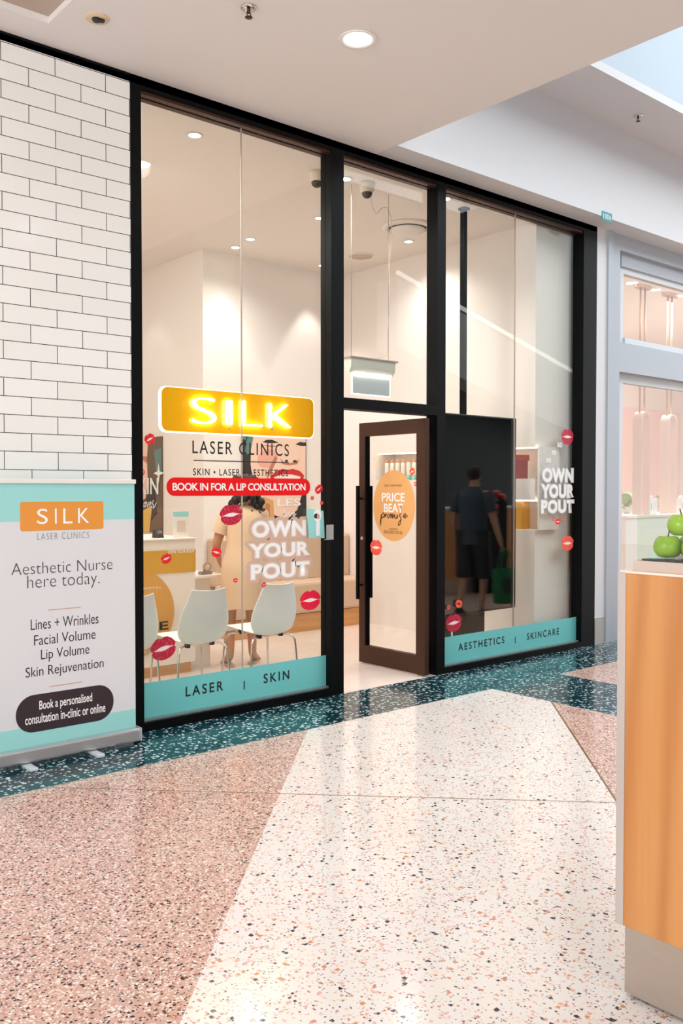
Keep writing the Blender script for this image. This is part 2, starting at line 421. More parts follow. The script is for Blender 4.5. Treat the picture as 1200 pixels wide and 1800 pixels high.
# ================================================================== STRUCTURE
struct('floor', MB().box(-9, 22, -14, 0, -.1, 0), FLOOR)
struct('floor_shop', MB().box(1.2, 7.45, 0, 5.4, -.1, 0), PLANK)
struct('floor_neighbour_shop', MB().box(7.45, 16, 0, 5.4, -.1, .0), PLANK)
struct('wall_left', MB().box(-9, 2.576, 0, .2, 0, 3.985), TILE)
struct('trim_1', MB().box(-9, 2.576, -.002, .2, 3.985, 4.0), BLACK)
c = MB()
c.box(-9, 4.59, -9, -1.3, 4.0, 4.2).box(-9, .7, -1.3, .2, 4.0, 4.2).box(1.975, 4.59, -1.3, .2, 4.0, 4.2).box(.7, 1.975, -.243, .2, 4.0, 4.2)
struct('ceiling', c, CEIL)
struct('ceiling_recess', MB().box(.66, 2.02, -1.34, -.2, 4.035, 4.06), grain(mat('recess_board', (190, 174, 160), .85), 6, .08, .9))  # flat board over the opening, darker than the ceiling around it
struct('ceiling_soffit', MB().box(4.595, 22, -.2, .2, 4.0, 4.2), BULK)
struct('wall_bulkhead', MB().box(4.595, 22, -.225, -.2, 4.0, 4.857), BULK)
struct('ceiling_upper', MB().box(4.59, 22, -.785, -.18, 4.857, 4.93), BULK)
struct('wall_skylight', MB().box(4.59, 22, -.785, -.70, 4.93, 8.2).box(4.50, 4.59, -9, -.70, 4.2, 8.2), mat('skylight_paint', (186, 200, 210), .8))
# shop shell
struct('ceiling_shop', MB().box(1.2, 7.45, .0, 5.4, 3.95, 4.0), SHOPC)
struct('wall_back', MB().box(4.9, 6.75, 2.94, 3.05, 0, 3.95), SHOPW)
struct('wall_recess', MB().box(4.9, 5.02, 3.05, 5.3, 0, 3.95), SHOPW)
struct('wall_rear', MB().box(1.2, 5.0, 5.3, 5.4, 0, 3.95), SHOPW)
struct('wall_shop_left', MB().box(1.2, 1.3, .2, 5.3, 0, 3.95), SHOPW)
# right side wall with two lit niches
XS = 6.74
n1t, n1b = onX(948, 785, XS).z, onX(948, 841, XS).z
n2t, n2b = onX(948, 879, XS).z, onX(948, 932, XS).z
NY0, NY1, NY2 = onX(948, 800, XS).y, onX(660, 800, XS).y, 1.15
w = MB()
w.box(XS, 7.42, .17, 3.05, 0, n2b).box(XS, 7.42, .17, 3.05, n1t, 3.95).box(XS, 7.42, .17, 3.05, n2t, n1b)
w.box(XS + .3, 7.42, .17, 3.05, n1b, n1t).box(XS + .3, 7.42, .17, 3.05, n2b, n2t)
w.box(XS, XS + .3, .14, NY0, n2b, n1t).box(XS, XS + .3, NY1, 3.05, n1b, n1t).box(XS, XS + .3, NY2, 3.05, n2b, n2t)
struct('wall_right', w, SHOPW)
struct('trim_2', MB().box(XS + .02, XS + .035, NY0 + .02, NY1 - .02, n1t - .012, n1t - .002), LEDW)
struct('trim_3', MB().box(XS + .02, XS + .035, NY0 + .02, NY2 - .02, n2t - .012, n2t - .002), LEDW)
# pillar between the two shops
struct('wall_pillar', MB().box(7.455, 7.62, .0, .3, .25, 4.0).box(7.455, 7.62, .005, .3, 0, .245), [BULK])
struct('baseboard_pillar', MB().box(7.455, 7.62, -.006, .0, 0, .24), mat('grey_skirting', (176, 172, 166), .5))

# ------------------------------------------------------------------ shopfront frame and glazing
GY = .06                       # glass plane
fr = thing('window_1', 'black framed tall left glazing bay with glowing sign behind it', 'window', (3.4, 0, 0), kind='structure')
m = MB()
m.box(2.576, 2.65, 0, .12, 0, 4.0).box(2.65, 4.152, 0, .12, 3.925, 4.0).box(2.65, 4.152, 0, .12, 0, .055)
obj('frame', m, BLACK, fr)
obj('glazing_bead', MB().box(2.65, 4.152, .012, .056, 3.905, 3.925).box(2.65, 4.152, .075, .12, 3.905, 3.925), BRONZE, fr)
obj('sill_trim', MB().box(2.65, 4.152, .03, .056, .055, .068), mat('grey_aluminium_bead', (150, 165, 165), .35, .5), fr)
obj('pane', MB().box(2.65, 3.420, GY, GY + .01, .055, 3.925), GLASS, fr)
obj('pane', MB().box(3.424, 4.152, GY, GY + .01, .055, 3.925), GLASS, fr)
obj('silicone_joint', MB().box(3.4195, 3.4245, GY - .001, GY + .011, .055, 3.925), mat('joint_grey', (178, 160, 146), .4), fr)
fr = thing('window_2', 'black framed transom glazing over the clinic doorway', 'window', (4.75, 0, 2.09), kind='structure')
m = MB()
m.box(4.152, 4.271, 0, .12, 0, 4.0).box(4.271, 5.255, 0, .12, 3.925, 4.0).box(4.271, 5.255, 0, .12, 2.09, 2.17)
obj('frame', m, BLACK, fr)
obj('glazing_bead', MB().box(4.271, 5.255, .012, .056, 3.905, 3.925).box(4.271, 5.255, .075, .12, 3.905, 3.925), BRONZE, fr)
obj('pane', MB().box(4.271, 5.255, GY + .02, GY + .03, 2.17, 3.925), GLASS, fr)
fr = thing('window_3', 'black framed right glazing bay with a tall dark screen behind it', 'window', (6.3, 0, 0), kind='structure')
m = MB()
m.box(5.255, 5.351, 0, .12, 0, 4.0).box(5.351, 7.24, 0, .12, 3.925, 4.0).box(5.351, 7.24, 0, .12, 0, .05).box(7.24, 7.455, 0, .14, 0, 4.0)
obj('frame', m, BLACK, fr)
obj('glazing_bead', MB().box(5.351, 7.24, .012, .056, 3.905, 3.925).box(5.351, 7.24, .075, .12, 3.905, 3.925), BRONZE, fr)
obj('sill_trim', MB().box(5.351, 7.24, .03, .056, .05, .062), MATS['grey_aluminium_bead'], fr)
obj('pane', MB().box(5.351, 6.303, GY, GY + .01, .05, 3.925), GLASS, fr)
obj('pane', MB().box(6.307, 7.24, GY, GY + .01, .05, 3.925), GLASS, fr)
obj('silicone_joint', MB().box(6.3025, 6.3075, GY - .001, GY + .011, .05, 3.925), MATS['joint_grey'], fr)

# door leaf, standing open at a right angle into the shop
XD = 5.135
dz0, dz1 = .012, 2.065
d = thing('door_1', 'dark bronze framed glass door standing open into the clinic', 'door', (XD, .03, 0), kind='structure')
DY0, DY1 = .015, .805
m = MB()
m.box(XD, XD + .045, DY0, DY0 + .10, dz0, dz1).box(XD, XD + .045, DY1 - .075, DY1, dz0, dz1)
m.box(XD, XD + .045, DY0 + .10, DY1 - .075, dz0, dz0 + .15).box(XD, XD + .045, DY0 + .10, DY1 - .075, dz1 - .115, dz1)
obj('door_frame', m, BRONZE, d)
obj('gasket', MB().box(XD - .001, XD + .046, DY1 - .088, DY1 - .075, dz0 + .15, dz1 - .115), BLACK, d)
obj('door_pane', MB().box(XD + .018, XD + .026, DY0 + .10, DY1 - .088, dz0 + .15, dz1 - .115), GLASS, d)
h = MB()
h.box(XD - .065, XD - .04, DY1 - .055, DY1 - .03, .56, 1.53, .003).cyl((XD - .05, DY1 - .042, .68), (XD, DY1 - .042, .68), .009).cyl((XD - .05, DY1 - .042, 1.42), (XD, DY1 - .042, 1.42), .009)
obj('door_handle', h, BLACK, d)
h = MB()
h.box(XD + .085, XD + .11, DY1 - .055, DY1 - .03, .56, 1.53, .003).cyl((XD + .1, DY1 - .042, .68), (XD + .045, DY1 - .042, .68), .009).cyl((XD + .1, DY1 - .042, 1.42), (XD + .045, DY1 - .042, 1.42), .009)
obj('door_handle', h, BLACK, d)
obj('door_lock', MB().cyl((XD - .006, DY1 - .04, 1.08), (XD, DY1 - .04, 1.08), .016), CHROME, d)
obj('door_bracket', MB().box(4.272, 4.30, .03, .09, 2.06, 2.09, .003), ALU, None); bpy.data.objects['door_bracket']['kind'] = 'structure'

# ------------------------------------------------------------------ downlights, detectors, sprinklers
def downlight(name, loc, r, label, group, trim, em, watts, col, angle=130, blend=.8, target=None):
    t = thing(name, label, 'downlight', loc, group); z = loc[2]
    obj('trim_ring', MB().lathe(loc, [(r * .8, -.001), (r * 1.1, -.001), (r * 1.14, -.006), (r * 1.1, -.010), (r * .82, -.006), (r * .8, -.001)], cap=False), trim, t)
    obj('lamp_disc', MB().lathe(loc, [(r * .82, -.001), (r * .82, -.004)]), em, t)
    lamp('SPOT', 'downlight_beam', (loc[0], loc[1], z - .03), watts, col, r * .8, target or (loc[0], loc[1], 0), spot=angle, blend=blend)
    return t
TRIM = mat('light_trim', (235, 232, 228), .4)
g = 'recessed downlights in the clinic ceiling'
CZ = 3.95
for x, y, lab in ((3.30, .452, 'round downlight in clinic ceiling high above the glowing sign, nearest the left frame'),
                  (5.158, 1.365, 'round clinic downlight beside the dark dome camera by the middle mullion'),
                  (5.071, 2.336, 'round clinic downlight just right of the glass joint near the wall corner'),
                  (5.126, 2.68, 'round clinic downlight just left of the glass joint, against the back wall corner'),
                  (6.266, 2.68, 'round clinic downlight at back wall beside the middle mullion'),
                  (4.665, .438, 'round clinic downlight at the left edge of the transom glass'),
                  (6.306, 1.388, 'round clinic downlight beyond the round air diffuser'),
                  (5.62, .26, 'round clinic downlight at top left of the right glazing bay')):
    wall = y > 2.5
    downlight('clinic_downlight', (x, y, CZ), .05, lab, g, TRIM, LED, 32 if wall else 44, WARM, 62 if wall else 140, .35 if wall else .9)
lamp('SPOT', 'downlight_beam', (4.45, 3.9, 3.9), 7, WARM, .05, (4.62, 3.95, 0), spot=75, blend=.35)
lamp('AREA', 'clinic_soft_fill', (2.7, 1.7, 3.9), 88, WARM, 1.6, (3.4, 2.2, 0))  # added soft fill under the ceiling, besides the real downlights
lamp('AREA', 'clinic_rear_fill', (3.2, 4.2, 3.9), 7, WARM, 1.2, (3.4, 4.2, 0))  # added soft fill for the rear of the clinic, no fitting there
LEDC = mat('led_cool', (255, 255, 255), .4, 0, 14, ergb=(248, 252, 255))
downlight('mall_downlight', (3.345, -1.196, 4.0), .095, 'large round white downlight in the low mall ceiling before the shopfront', None, TRIM, LEDC, 26, NEUT, 150, .9)
for k, (x, y) in enumerate(((.9, -1.196), (.9, -3.6), (3.345, -3.6))):
    downlight('mall_downlight', (x, y, 4.0), .095, ['round mall downlight above the pull-up banner side', 'round mall downlight behind the camera, left of two', 'round mall downlight above the fruit counter'][k], None, TRIM, LEDC, 14, NEUT, 150, .9)

# sprinklers and ceiling hole
def sprinkler(loc, label):
    t = thing('fire_sprinkler', label, 'sprinkler', loc, 'ceiling sprinklers'); x, y, z = loc
    obj('escutcheon', MB().lathe(loc, [(.008, 0), (.042, 0), (.040, -.006), (.022, -.012), (.008, -.012)], cap=False), CHROME, t)
    m = MB().cyl((x, y, z), (x, y, z - .03), .009).lathe((x, y, z - .05), [(.003, .0), (.02, -.001), (.02, -.003), (.003, -.004)])
    m.tube([(x - .008, y, z - .02), (x - .014, y, z - .035), (x, y, z - .05)], .0025, 6).tube([(x + .008, y, z - .02), (x + .014, y, z - .035), (x, y, z - .05)], .0025, 6)
    obj('nozzle', m, mat('dark_brass', (70, 60, 54), .35, .8), t)
sprinkler((2.701, -1.072, 4.0), 'chrome fire sprinkler in the low mall ceiling left of the large downlight')
sprinkler((7.32, -.505, 4.857), 'chrome fire sprinkler in the raised white ceiling beside the skylight')
t = thing('ceiling_fitting', 'cream round ceiling rose with a dark hole above the tiled wall', 'ceiling fitting', (2.151, -.462, 4.0))
obj('plate', MB().lathe((2.151, -.462, 4.0), [(.016, 0), (.066, 0), (.062, -.004), (.02, -.006)]), mat('cream_plate', (222, 200, 170), .6), t)
obj('hole_insert', MB().lathe((2.147, -.462, 3.994), [(.016, 0), (.026, -.002), (.02, -.012)]).lathe((2.172, -.47, 3.994), [(.010, 0), (.018, -.002), (.014, -.010)]), BLACKV, t)

def dome(loc, label):
    t = thing('dome_camera', label, 'security camera', loc, 'ceiling dome cameras')
    obj('housing', MB().lathe(loc, [(.062, 0), (.066, -.004), (.064, -.02), (.058, -.055), (.046, -.075), (.04, -.078)]), mat('camera_cream', (226, 214, 196), .45), t)
    obj('dome_lens', MB().lathe((loc[0], loc[1], loc[2] - .075), [(.043, 0), (.042, -.015), (.034, -.032), (.02, -.043), (.004, -.046)]), mat('smoked_dome', (66, 52, 40), .08), t)
dome((4.865, .406, CZ), 'cream dome camera under the clinic ceiling behind the transom glass')
dome((4.40, .471, CZ), 'cream dome camera half hidden by the mullion at the left bay edge')
t = thing('air_diffuser', 'large round white air diffuser with dark slot in the clinic ceiling', 'air vent', (5.945, 1.039, CZ))
L = (5.945, 1.039, CZ)
obj('outer_ring', MB().lathe(L, [(.18, -.002), (.24, -.002), (.24, -.012), (.19, -.03), (.18, -.002)], 36, cap=False), SHOPC, t)
obj('dark_throat', MB().lathe(L, [(.005, -.003), (.185, -.003), (.185, -.006), (.005, -.006)], 36), BLACKV, t)
obj('centre_plate', MB().lathe(L, [(.02, -.03), (.165, -.03), (.16, -.045), (.09, -.07), (.02, -.078)], 36), SHOPC, t)
L = (6.305, 2.1, CZ)
t = thing('ceiling_speaker', 'flat round speaker grille in clinic ceiling near the back wall', 'speaker', L)
obj('grille', MB().lathe(L, [(.01, -.001), (.125, -.001), (.12, -.012), (.01, -.016)], 32), mat('speaker_grille', (208, 186, 168), .7), t)
obj('bezel', MB().lathe(L, [(.12, -.001), (.135, -.001), (.132, -.01), (.12, -.013)], 32, cap=False), SHOPC, t)

# hanging blank exit-type sign with its wires
SY = .5
t = thing('hanging_sign', 'blank white edge-lit sign hanging on wires above the doorway', 'sign', (4.99, SY, 2.29))
pts = [(.0, .0), (.085, 0), (.085, -.02), (.08, -.075), (.055, -.11), (.03, -.11), (.005, -.075), (0, -.02)]
xa, xb, zt = 4.735, 5.245, 2.555
m = MB().rings([[V3(x, SY - .04 + a, zt + b) for a, b in pts] for x in (xa + .01, xb - .01)], smooth=False)
obj('housing', m, mat('sign_housing', (244, 242, 232), .4), t)
obj('top_rail', MB().box(xa - .012, xb + .012, SY - .055, SY + .06, zt, zt + .014, .003), mat('sign_rail', (196, 180, 164), .4), t)
obj('light_slot', MB().box(xa + .06, xb - .03, SY - .014, SY + .014, zt - .125, zt - .11), LED, t)
pb = onY(619, 691, SY); pr = onY(684, 640, SY)
obj('panel', MB().box(pb.x, pr.x, SY - .004, SY + .004, pb.z, zt - .12), mat('frosted_panel', (226, 232, 234), .3), t)
e = MB().box(pb.x - .008, pb.x, SY - .005, SY + .005, pb.z - .008, zt - .12).box(pr.x, pr.x + .008, SY - .005, SY + .005, pb.z - .008, zt - .12).box(pb.x, pr.x, SY - .005, SY + .005, pb.z - .008, pb.z)
obj('panel_edge', e, mat('lit_edge', (255, 255, 255), .4, 0, 1.6), t)
WIRE = mat('wire_grey', (176, 150, 132), .4)
for x in (4.78, 5.19): obj('wire', MB().cyl((x, SY, zt + .01), (x, SY, CZ), .0022, 6), WIRE, t)
q = [V3(5.02, SY + .02, CZ), V3(5.03, SY + .03, CZ - .10), V3(5.08, SY + .03, CZ - .17), V3(5.13, SY + .02, CZ - .12), V3(5.19, SY, CZ - .12), V3(5.23, SY, CZ - .28), V3(5.20, SY, CZ - .55), V3(5.205, SY, CZ - .8), V3(5.185, SY, CZ - 1.1), V3(5.18, SY, zt + .18), V3(5.17, SY, zt + .07), V3(5.08, SY, zt + .03), V3(5.0, SY, zt + .01)]
obj('power_cable', MB().tube(smooth3(q, 5), .0032, 6), mat('cable_white', (222, 200, 184), .5), t)

# ================================================================== ILLUMINATED SIGN
SYG = .14
b0 = onY(284, 757, SYG); b1 = onY(551, 766, SYG); bt = onY(284, 679, SYG)
t = thing('illuminated_sign', 'amber rectangular sign board with glowing white letters behind the left window', 'sign', ((b0.x + b1.x) / 2, SYG, b0.z))
ff = frame_facade(SYG)
bx = (b0.x, b0.z, b1.x, bt.z)
AMBER = mat('amber_acrylic', (236, 166, 14), .12, 0, .28)
obj('board', MB().prism(rrect(*bx, .045), ff, -.012, 0), AMBER, t)
obj('lit_edge', MB().ringprism(rrect(bx[0] - .014, bx[1] - .009, bx[2] + .004, bx[3] + .005, .05), rrect(*bx, .045), ff, -.016, -.001), mat('sign_edge_glow', (255, 240, 215), .4, 0, 2.2, ergb=(255, 238, 210)), t)
NEON = mat('letter_glow', (255, 250, 240), .4, 0, 9, ergb=(255, 244, 224))
for ch, l, b, r, tp in (('S', 338, 744, 380, 700), ('I', 397, 745.5, 408, 704.5), ('L', 426, 748, 461, 707), ('K', 473, 750, 511.5, 712)):
    bb = pbox(l, b, r, tp, SYG - .02)
    text('letter', ch, bb, frame_facade(SYG - .012), NEON, t, d=0, offset=-.022, thick=.012)
obj('standoff', MB().cyl((onY(402, 752, SYG).x, SYG, onY(402, 752, SYG).z), (onY(402, 752, SYG).x, SYG - .01, onY(402, 752, SYG).z), .006), ALU, t)
obj('standoff', MB().cyl((onY(477, 753, SYG).x, SYG, onY(477, 753, SYG).z), (onY(477, 753, SYG).x, SYG - .01, onY(477, 753, SYG).z), .008), ALU, t)

# ================================================================== WINDOW VINYL (all on the glass)
DY = GY - .0006          # vinyl sits on the outer face of the pane
fg = frame_facade(DY)
def lettering(body, px, label, m, offset=0., space=1., name='window_lettering'):
    o = text(name, body, pbox(*px, DY), fg, m, None, d=.0012, offset=offset, space=space)
    centre(o); tag(o, label, 'lettering'); return o
lettering('LASER CLINICS', (338, 797, 507.5, 781), 'thin black LASER CLINICS lettering under the glowing sign', BLACKV, .006, 1.25)
o = obj('window_rule', MB().box(onY(340, 809, DY).x, onY(507, 813, DY).x, DY - .0016, DY - .0008, onY(340, 810.2, DY).z, onY(340, 808.4, DY).z), BLACKV); centre(o); tag(o, 'thin black line between the two rows of black lettering', 'line')
lettering('SKIN \u2022 LASER \u2022 AESTHETICS', (339, 835.5, 506, 826), 'small black SKIN LASER AESTHETICS lettering above the red pill', BLACKV, .014, 1.2)
RED = mat('red_vinyl', (226, 4, 4), .4)
t = thing('pill_sticker', 'red pill shaped sticker reading BOOK IN FOR A LIP CONSULTATION', 'sticker', tuple(onY(419, 873, DY)))
bb = pbox(292.5, 872, 545, 843, DY); bb = (bb[0], bb[1], bb[2], bb[3] + .006)
obj('pill', MB().prism(rrect(*bb, (bb[3] - bb[1]) / 2 - .001, 12), fg, 0, .0008), RED, t)
text('lettering', 'BOOK IN FOR A LIP CONSULTATION', pbox(303, 862.5, 536.5, 850, DY), fg, WHITE, t, d=.0016, offset=.022, space=.93)
POUTB = mat('pout_backing', (204, 172, 152), .5); POUTE = mat('pout_edge', (222, 200, 184), .5)
t = thing('slogan_sticker', 'white OWN YOUR POUT sticker with blush outline on the left window', 'sticker', tuple(onY(492, 1023, DY)))
def layered(word, box, layers, parent, space=1.06):
    """the same word in several widths, one over the other, all on the narrowest word's fit"""
    base = text_mesh(word, layers[-1][1], space)
    xs = [v.co.x for v in base.vertices]; ys = [v.co.y for v in base.vertices]
    ax, bx_, ay, by = min(xs), max(xs), min(ys), max(ys); kx, ky = (box[2] - box[0]) / (bx_ - ax), (box[3] - box[1]) / (by - ay)
    o0, r, u, n = fg
    for nm, off, d_, m_ in layers:
        me = text_mesh(word, min(off, .09), space)
        if off > .09:       # wide halo: the word stamped round a circle
            bm = bmesh.new()
            for q in range(16):
                c_ = me.copy(); c_.transform(Matrix.Translation(((off - .08) * math.cos(q * PI / 8), (off - .08) * math.sin(q * PI / 8), q * 1e-4))); bm.from_mesh(c_); bpy.data.meshes.remove(c_)
            bm.to_mesh(me); bm.free()
        for v in me.vertices: v.co = o0 + r * (box[0] + (v.co.x - ax) * kx) + u * (box[1] + (v.co.y - ay) * ky) + n * (d_ + v.co.z * .15)
        me.name = nm; mkobj(nm, me, m_, parent)
for wd, l, b, r, tp in (('OWN', 443, 945, 537, 914), ('YOUR', 438, 981.5, 543, 951.5), ('POUT', 441, 1019.5, 543, 986)):
    layered(wd, pbox(l, b, r, tp, DY), [('backing', .22, .0006, POUTB), ('outline', .085, .0010, POUTE), ('lettering', .035, .0016, WHITE)], t)
t = thing('slogan_sticker', 'white OWN YOUR POUT sticker on the right window beside the frame', 'sticker', tuple(onY(980, 905, DY)))
FROST = mat('frosted_vinyl', (214, 212, 206), .5)
for wd, l, b, r, tp in (('OWN', 953, 847, 1007, 824), ('YOUR', 951, 875, 1008, 852), ('POUT', 951, 902, 1008, 879)):
    bx = pbox(l, b, r, tp, DY)
    layered(wd, bx, [('backing', .09, .0006, FROST), ('lettering', .035, .0014, WHITE)], t)
for k, (x, y) in enumerate(((963, 809), (973, 795.5), (983, 782))):
    lettering('xo', (x - 4.5, y + 4, x + 4.5, y - 4), ['frosted xo letters just above the right slogan, lowest of three', 'frosted xo letters, middle of three above the right slogan', 'frosted xo letters below the crimson lips, topmost of three'][k], WHITE, .02, 1, 'xo_lettering')
# turquoise strips along the bottom of the glass
for nm, l, b, r, tp, words, bars, lab in (('L', 250, 1265.5, 574, 1152, (('LASER', 326, 1225, 392, 1204), ('SKIN', 463, 1201.5, 508, 1186)), (429, 1212, 1197), 'turquoise window strip reading LASER and SKIN under the left glass'),
                                          ('R', 783, 1169, 1012, 1086, (('AESTHETICS', 805, 1144.5, 886, 1126), ('SKINCARE', 925.5, 1125, 982, 1108)), (905, 1131, 1119), 'turquoise window strip reading AESTHETICS and SKINCARE under the right glass')):
    z0, z1 = (.068, .29) if nm == 'L' else (.062, .284)
    x0, x1 = (2.651, 4.151) if nm == 'L' else (5.352, 7.239)
    t = thing('window_strip', lab, 'window strip', ((x0 + x1) / 2, DY, z0), 'turquoise strips on the glass')
    obj('film', MB().prism([(x0, z0), (x1, z0), (x1, z1), (x0, z1)], fg, 0, .0005), TEAL, t)
    for wd, a, b_, c_, d_ in words:
        p, q = onY(a, b_, DY), onY(c_, d_, DY); h = .066 if nm == 'L' else .062
        zc = (p.z + onY(a, b_ - 10, DY).z) / 2
        text('lettering', wd, (p.x, p.z, q.x, p.z + h), fg, BLACKV, t, d=.0012, offset=.016, space=1.35)
    p, q = onY(bars[0], bars[1], DY), onY(bars[0], bars[2], DY)
    obj('divider', MB().box(p.x - .004, p.x + .004, DY - .0016, DY - .001, p.z, q.z), BLACKV, t)

# lips
def lips_outline():
    up_ = [(-.90, .0), (-1, .15), (-.94, .40), (-.75, .70), (-.48, .94), (-.22, 1.0), (0, .86), (.22, 1.0), (.48, .94), (.75, .70), (.94, .40), (1, .15), (.90, .0)]
    lo = [(.84, -.06), (.94, -.20), (.86, -.52), (.64, -.80), (.32, -.97), (0, -1), (-.32, -.97), (-.64, -.80), (-.86, -.52), (-.94, -.20), (-.84, -.06)]
    inner_u = [(-.80, -.01), (-.64, .03), (-.5, .07), (-.38, .12), (-.25, .17), (-.12, .20), (0, .19), (.12, .20), (.25, .17), (.38, .12), (.5, .07), (.64, .03), (.80, -.01)]
    inner_l = [(.60, -.05), (.46, -.09), (.34, -.13), (.2, -.17), (.1, -.185), (0, -.19), (-.1, -.185), (-.2, -.17), (-.34, -.13), (-.46, -.09), (-.60, -.05)]
    return up_ + lo, inner_u + inner_l
def lipmat(name, a, b):
    m = mat(name, a, .45); t = NT(m); x, y, z = t.xyz(t.pos())
    n = t.noise(t.comb(t.m('MULTIPLY', x, 120), t.m('MULTIPLY', y, 120), t.m('MULTIPLY', z, 45)), 1, 3, .6)['Fac']
    k = t.m('MULTIPLY', t.m('GREATER_THAN', n, .58), .55); t.link(t.mix(k, c4(a), c4(b)), t.b.inputs['Base Color']); return m
CRIM = lipmat('lip_crimson', (184, 10, 52), (226, 110, 130)); SCAR = lipmat('lip_scarlet', (226, 20, 34), (248, 120, 110)); HOTR = lipmat('lip_hot_red', (228, 14, 60), (198, 6, 40)); CORAL = lipmat('lip_coral', (236, 84, 62), (250, 150, 130))
GAP = mat('lip_gap', (240, 226, 222), .5)
def lips(px, py, w, h, rot, m, label, y=DY, frame=None, gap=True):
    out, inn = lips_outline(); c_, s_ = math.cos(math.radians(rot)), math.sin(math.radians(rot))
    if frame is None:
        a = onY(px, py, y); e = onY(px + w / 2, py, y); fr_ = frame_facade(y); cu, cv = a.x, a.z; hw = abs(e.x - a.x); hh = abs(onY(px, py - h / 2, y).z - a.z)
    else:
        a = onX(px, py, y); e = onX(px + w / 2, py, y); fr_ = frame_side(y); cu, cv = -a.y, a.z; hw = abs(e.y - a.y); hh = abs(onX(px, py - h / 2, y).z - a.z)
    T = lambda L, sc=1.: [(cu + hw * sc * p[0] * c_ - hh * sc * p[1] * s_, cv + hw * sc * p[0] * s_ + hh * sc * p[1] * c_) for p in L]
    t = thing('lips_sticker', label, 'lips sticker', tuple(a), 'red lip stickers on the shopfront')
    obj('lips', MB().ringprism(T(out), T(inn), fr_, .0010, .0018), m, t)
    if gap: obj('mouth_gap', MB().prism(T(inn), fr_, .0008, .0014), GAP, t)
    return t
lips(263, 772, 19, 19, 28, SCAR, 'small scarlet lips sticker tilted at the top left, over the poster by the left frame')
lips(406, 905, 40, 36, 6, CRIM, 'large crimson lips sticker touching the glass joint, left of the OWN YOUR POUT slogan')
lips(292, 982, 19, 17, 18, SCAR, 'small scarlet lips sticker in front of the gold desk panel')
lips(380, 971, 18, 17, -14, SCAR, 'small scarlet lips sticker left of the woman in the beige dress, near her waist')
lips(413.5, 1020, 8.5, 7.5, 6, SCAR, 'tiny red lips sticker over the skirt of the beige dress')
lips(463.5, 1028, 9, 7.5, 40, SCAR, 'tiny red lips sticker at the top left corner of the rightmost white chair', gap=True)
lips(287, 1140, 45, 40, 12, CRIM, 'largest crimson lips sticker, low on the glass beside the leftmost white chair')
lips(545, 1055, 36, 34, 2, HOTR, 'large hot red lips sticker in front of the upholstered bench')
lips(560, 860, 15, 14, 35, SCAR, 'scarlet lips sticker just right of the red pill sticker')
lips(548.5, 875.5, 6.5, 6.5, 0, SCAR, 'tiny red lips sticker under the right end of the red pill')
lips(565, 884, 6.5, 6.5, 8, SCAR, 'tiny red lips sticker above the leaflet holder by the mullion')
lips(997, 768, 21, 27, 0, CRIM, 'crimson lips sticker above the xo letters on the right window')
lips(997, 955, 21, 26, 0, CORAL, 'coral red lips sticker below the right slogan, near the black frame')
lips(980, 917, 9, 11, 0, SCAR, 'small red lips sticker centred under the right slogan')
lips(972, 913, 4, 5, 0, SCAR, 'tiny lips sticker left of the small red one under the right slogan')
lips(988.5, 913, 4, 5, 0, SCAR, 'tiny lips sticker right of the small red one under the right slogan')
lips(797, 1095, 28, 31, 4, CRIM, 'crimson lips sticker on a stick just above the right turquoise strip')
o = obj('lips_stick', MB().prism([(onY(792.7, 1118, DY).x, onY(793, 1118, DY).z), (onY(795, 1118, DY).x, onY(795, 1118, DY).z), (onY(795, 1108, DY).x, onY(795, 1108, DY).z), (onY(792.7, 1108, DY).x, onY(793, 1108, DY).z)], fg, .0006, .001), WHITE); centre(o); tag(o, 'thin white sticker stick under the crimson lips at the dark screen', 'sticker')
lips(806, 1061.5, 12, 14, -12, CORAL, 'coral lips sticker at the bottom of the dark screen', gap=False)
lips(788, 1067.5, 6, 8, -10, CORAL, 'tiny coral lips sticker at the lower left corner of the dark screen', gap=False)
DXG = XD + .017
lips(661, 962.5, 21, 27, 0, CORAL, 'coral lips sticker on the open door, lower left of the gold disc', y=DXG, frame=1)
lips(724.5, 829, 10, 12, 20, CORAL, 'small coral lips sticker on the open door, upper right of the gold disc', y=DXG, frame=1)
lips(735, 836, 5.5, 7, 0, CORAL, 'tiny coral lips sticker on the door, topmost of three in a column by the stile', y=DXG, frame=1, gap=False)
lips(730.5, 850.5, 6, 8, 0, CORAL, 'tiny coral lips sticker on the door, middle of three in a column by the stile', y=DXG, frame=1, gap=False)
lips(735, 866, 5.5, 7.5, 0, CORAL, 'tiny coral lips sticker on the door, lowest of three in a column by the stile', y=DXG, frame=1, gap=False)
# gold disc on the door
fd = frame_side(DXG)
c0 = onX(692, 889, DXG); rad_u = abs(onX(729.5, 889, DXG).y - c0.y); rad_v = abs(onX(692, 826.5, DXG).z - c0.z)
t = thing('promise_sticker', 'gold round sticker reading PRICE BEAT promise on the open glass door', 'sticker', tuple(c0))
obj('disc', MB().prism(ellipse(-c0.y, c0.z, rad_u, rad_v, 56), fd, .0016, .0024), mat('gold_sticker', (224, 168, 104), .5), t)
def dbox(l, b, r, tp): p, q = onX(l, b, DXG), onX(r, tp, DXG); return (-p.y, p.z, -q.y, q.z)
BROWNV = mat('brown_print', (62, 42, 30), .5)
text('lettering', 'OUR COMMITMENT', dbox(675.5, 855.5, 707, 851.5), fd, BROWNV, t, d=.0032, space=1.2)
text('lettering', 'PRICE', dbox(671.5, 881.5, 711.5, 866.5), fd, WHITE, t, d=.0032, offset=.022)
text('lettering', 'BEAT', dbox(675, 900, 708.5, 885.5), fd, WHITE, t, d=.0032, offset=.022)
text('lettering', 'SILKLASER.COM.AU', dbox(675, 937.5, 707.5, 933.5), fd, BROWNV, t, d=.0032, space=1.1)
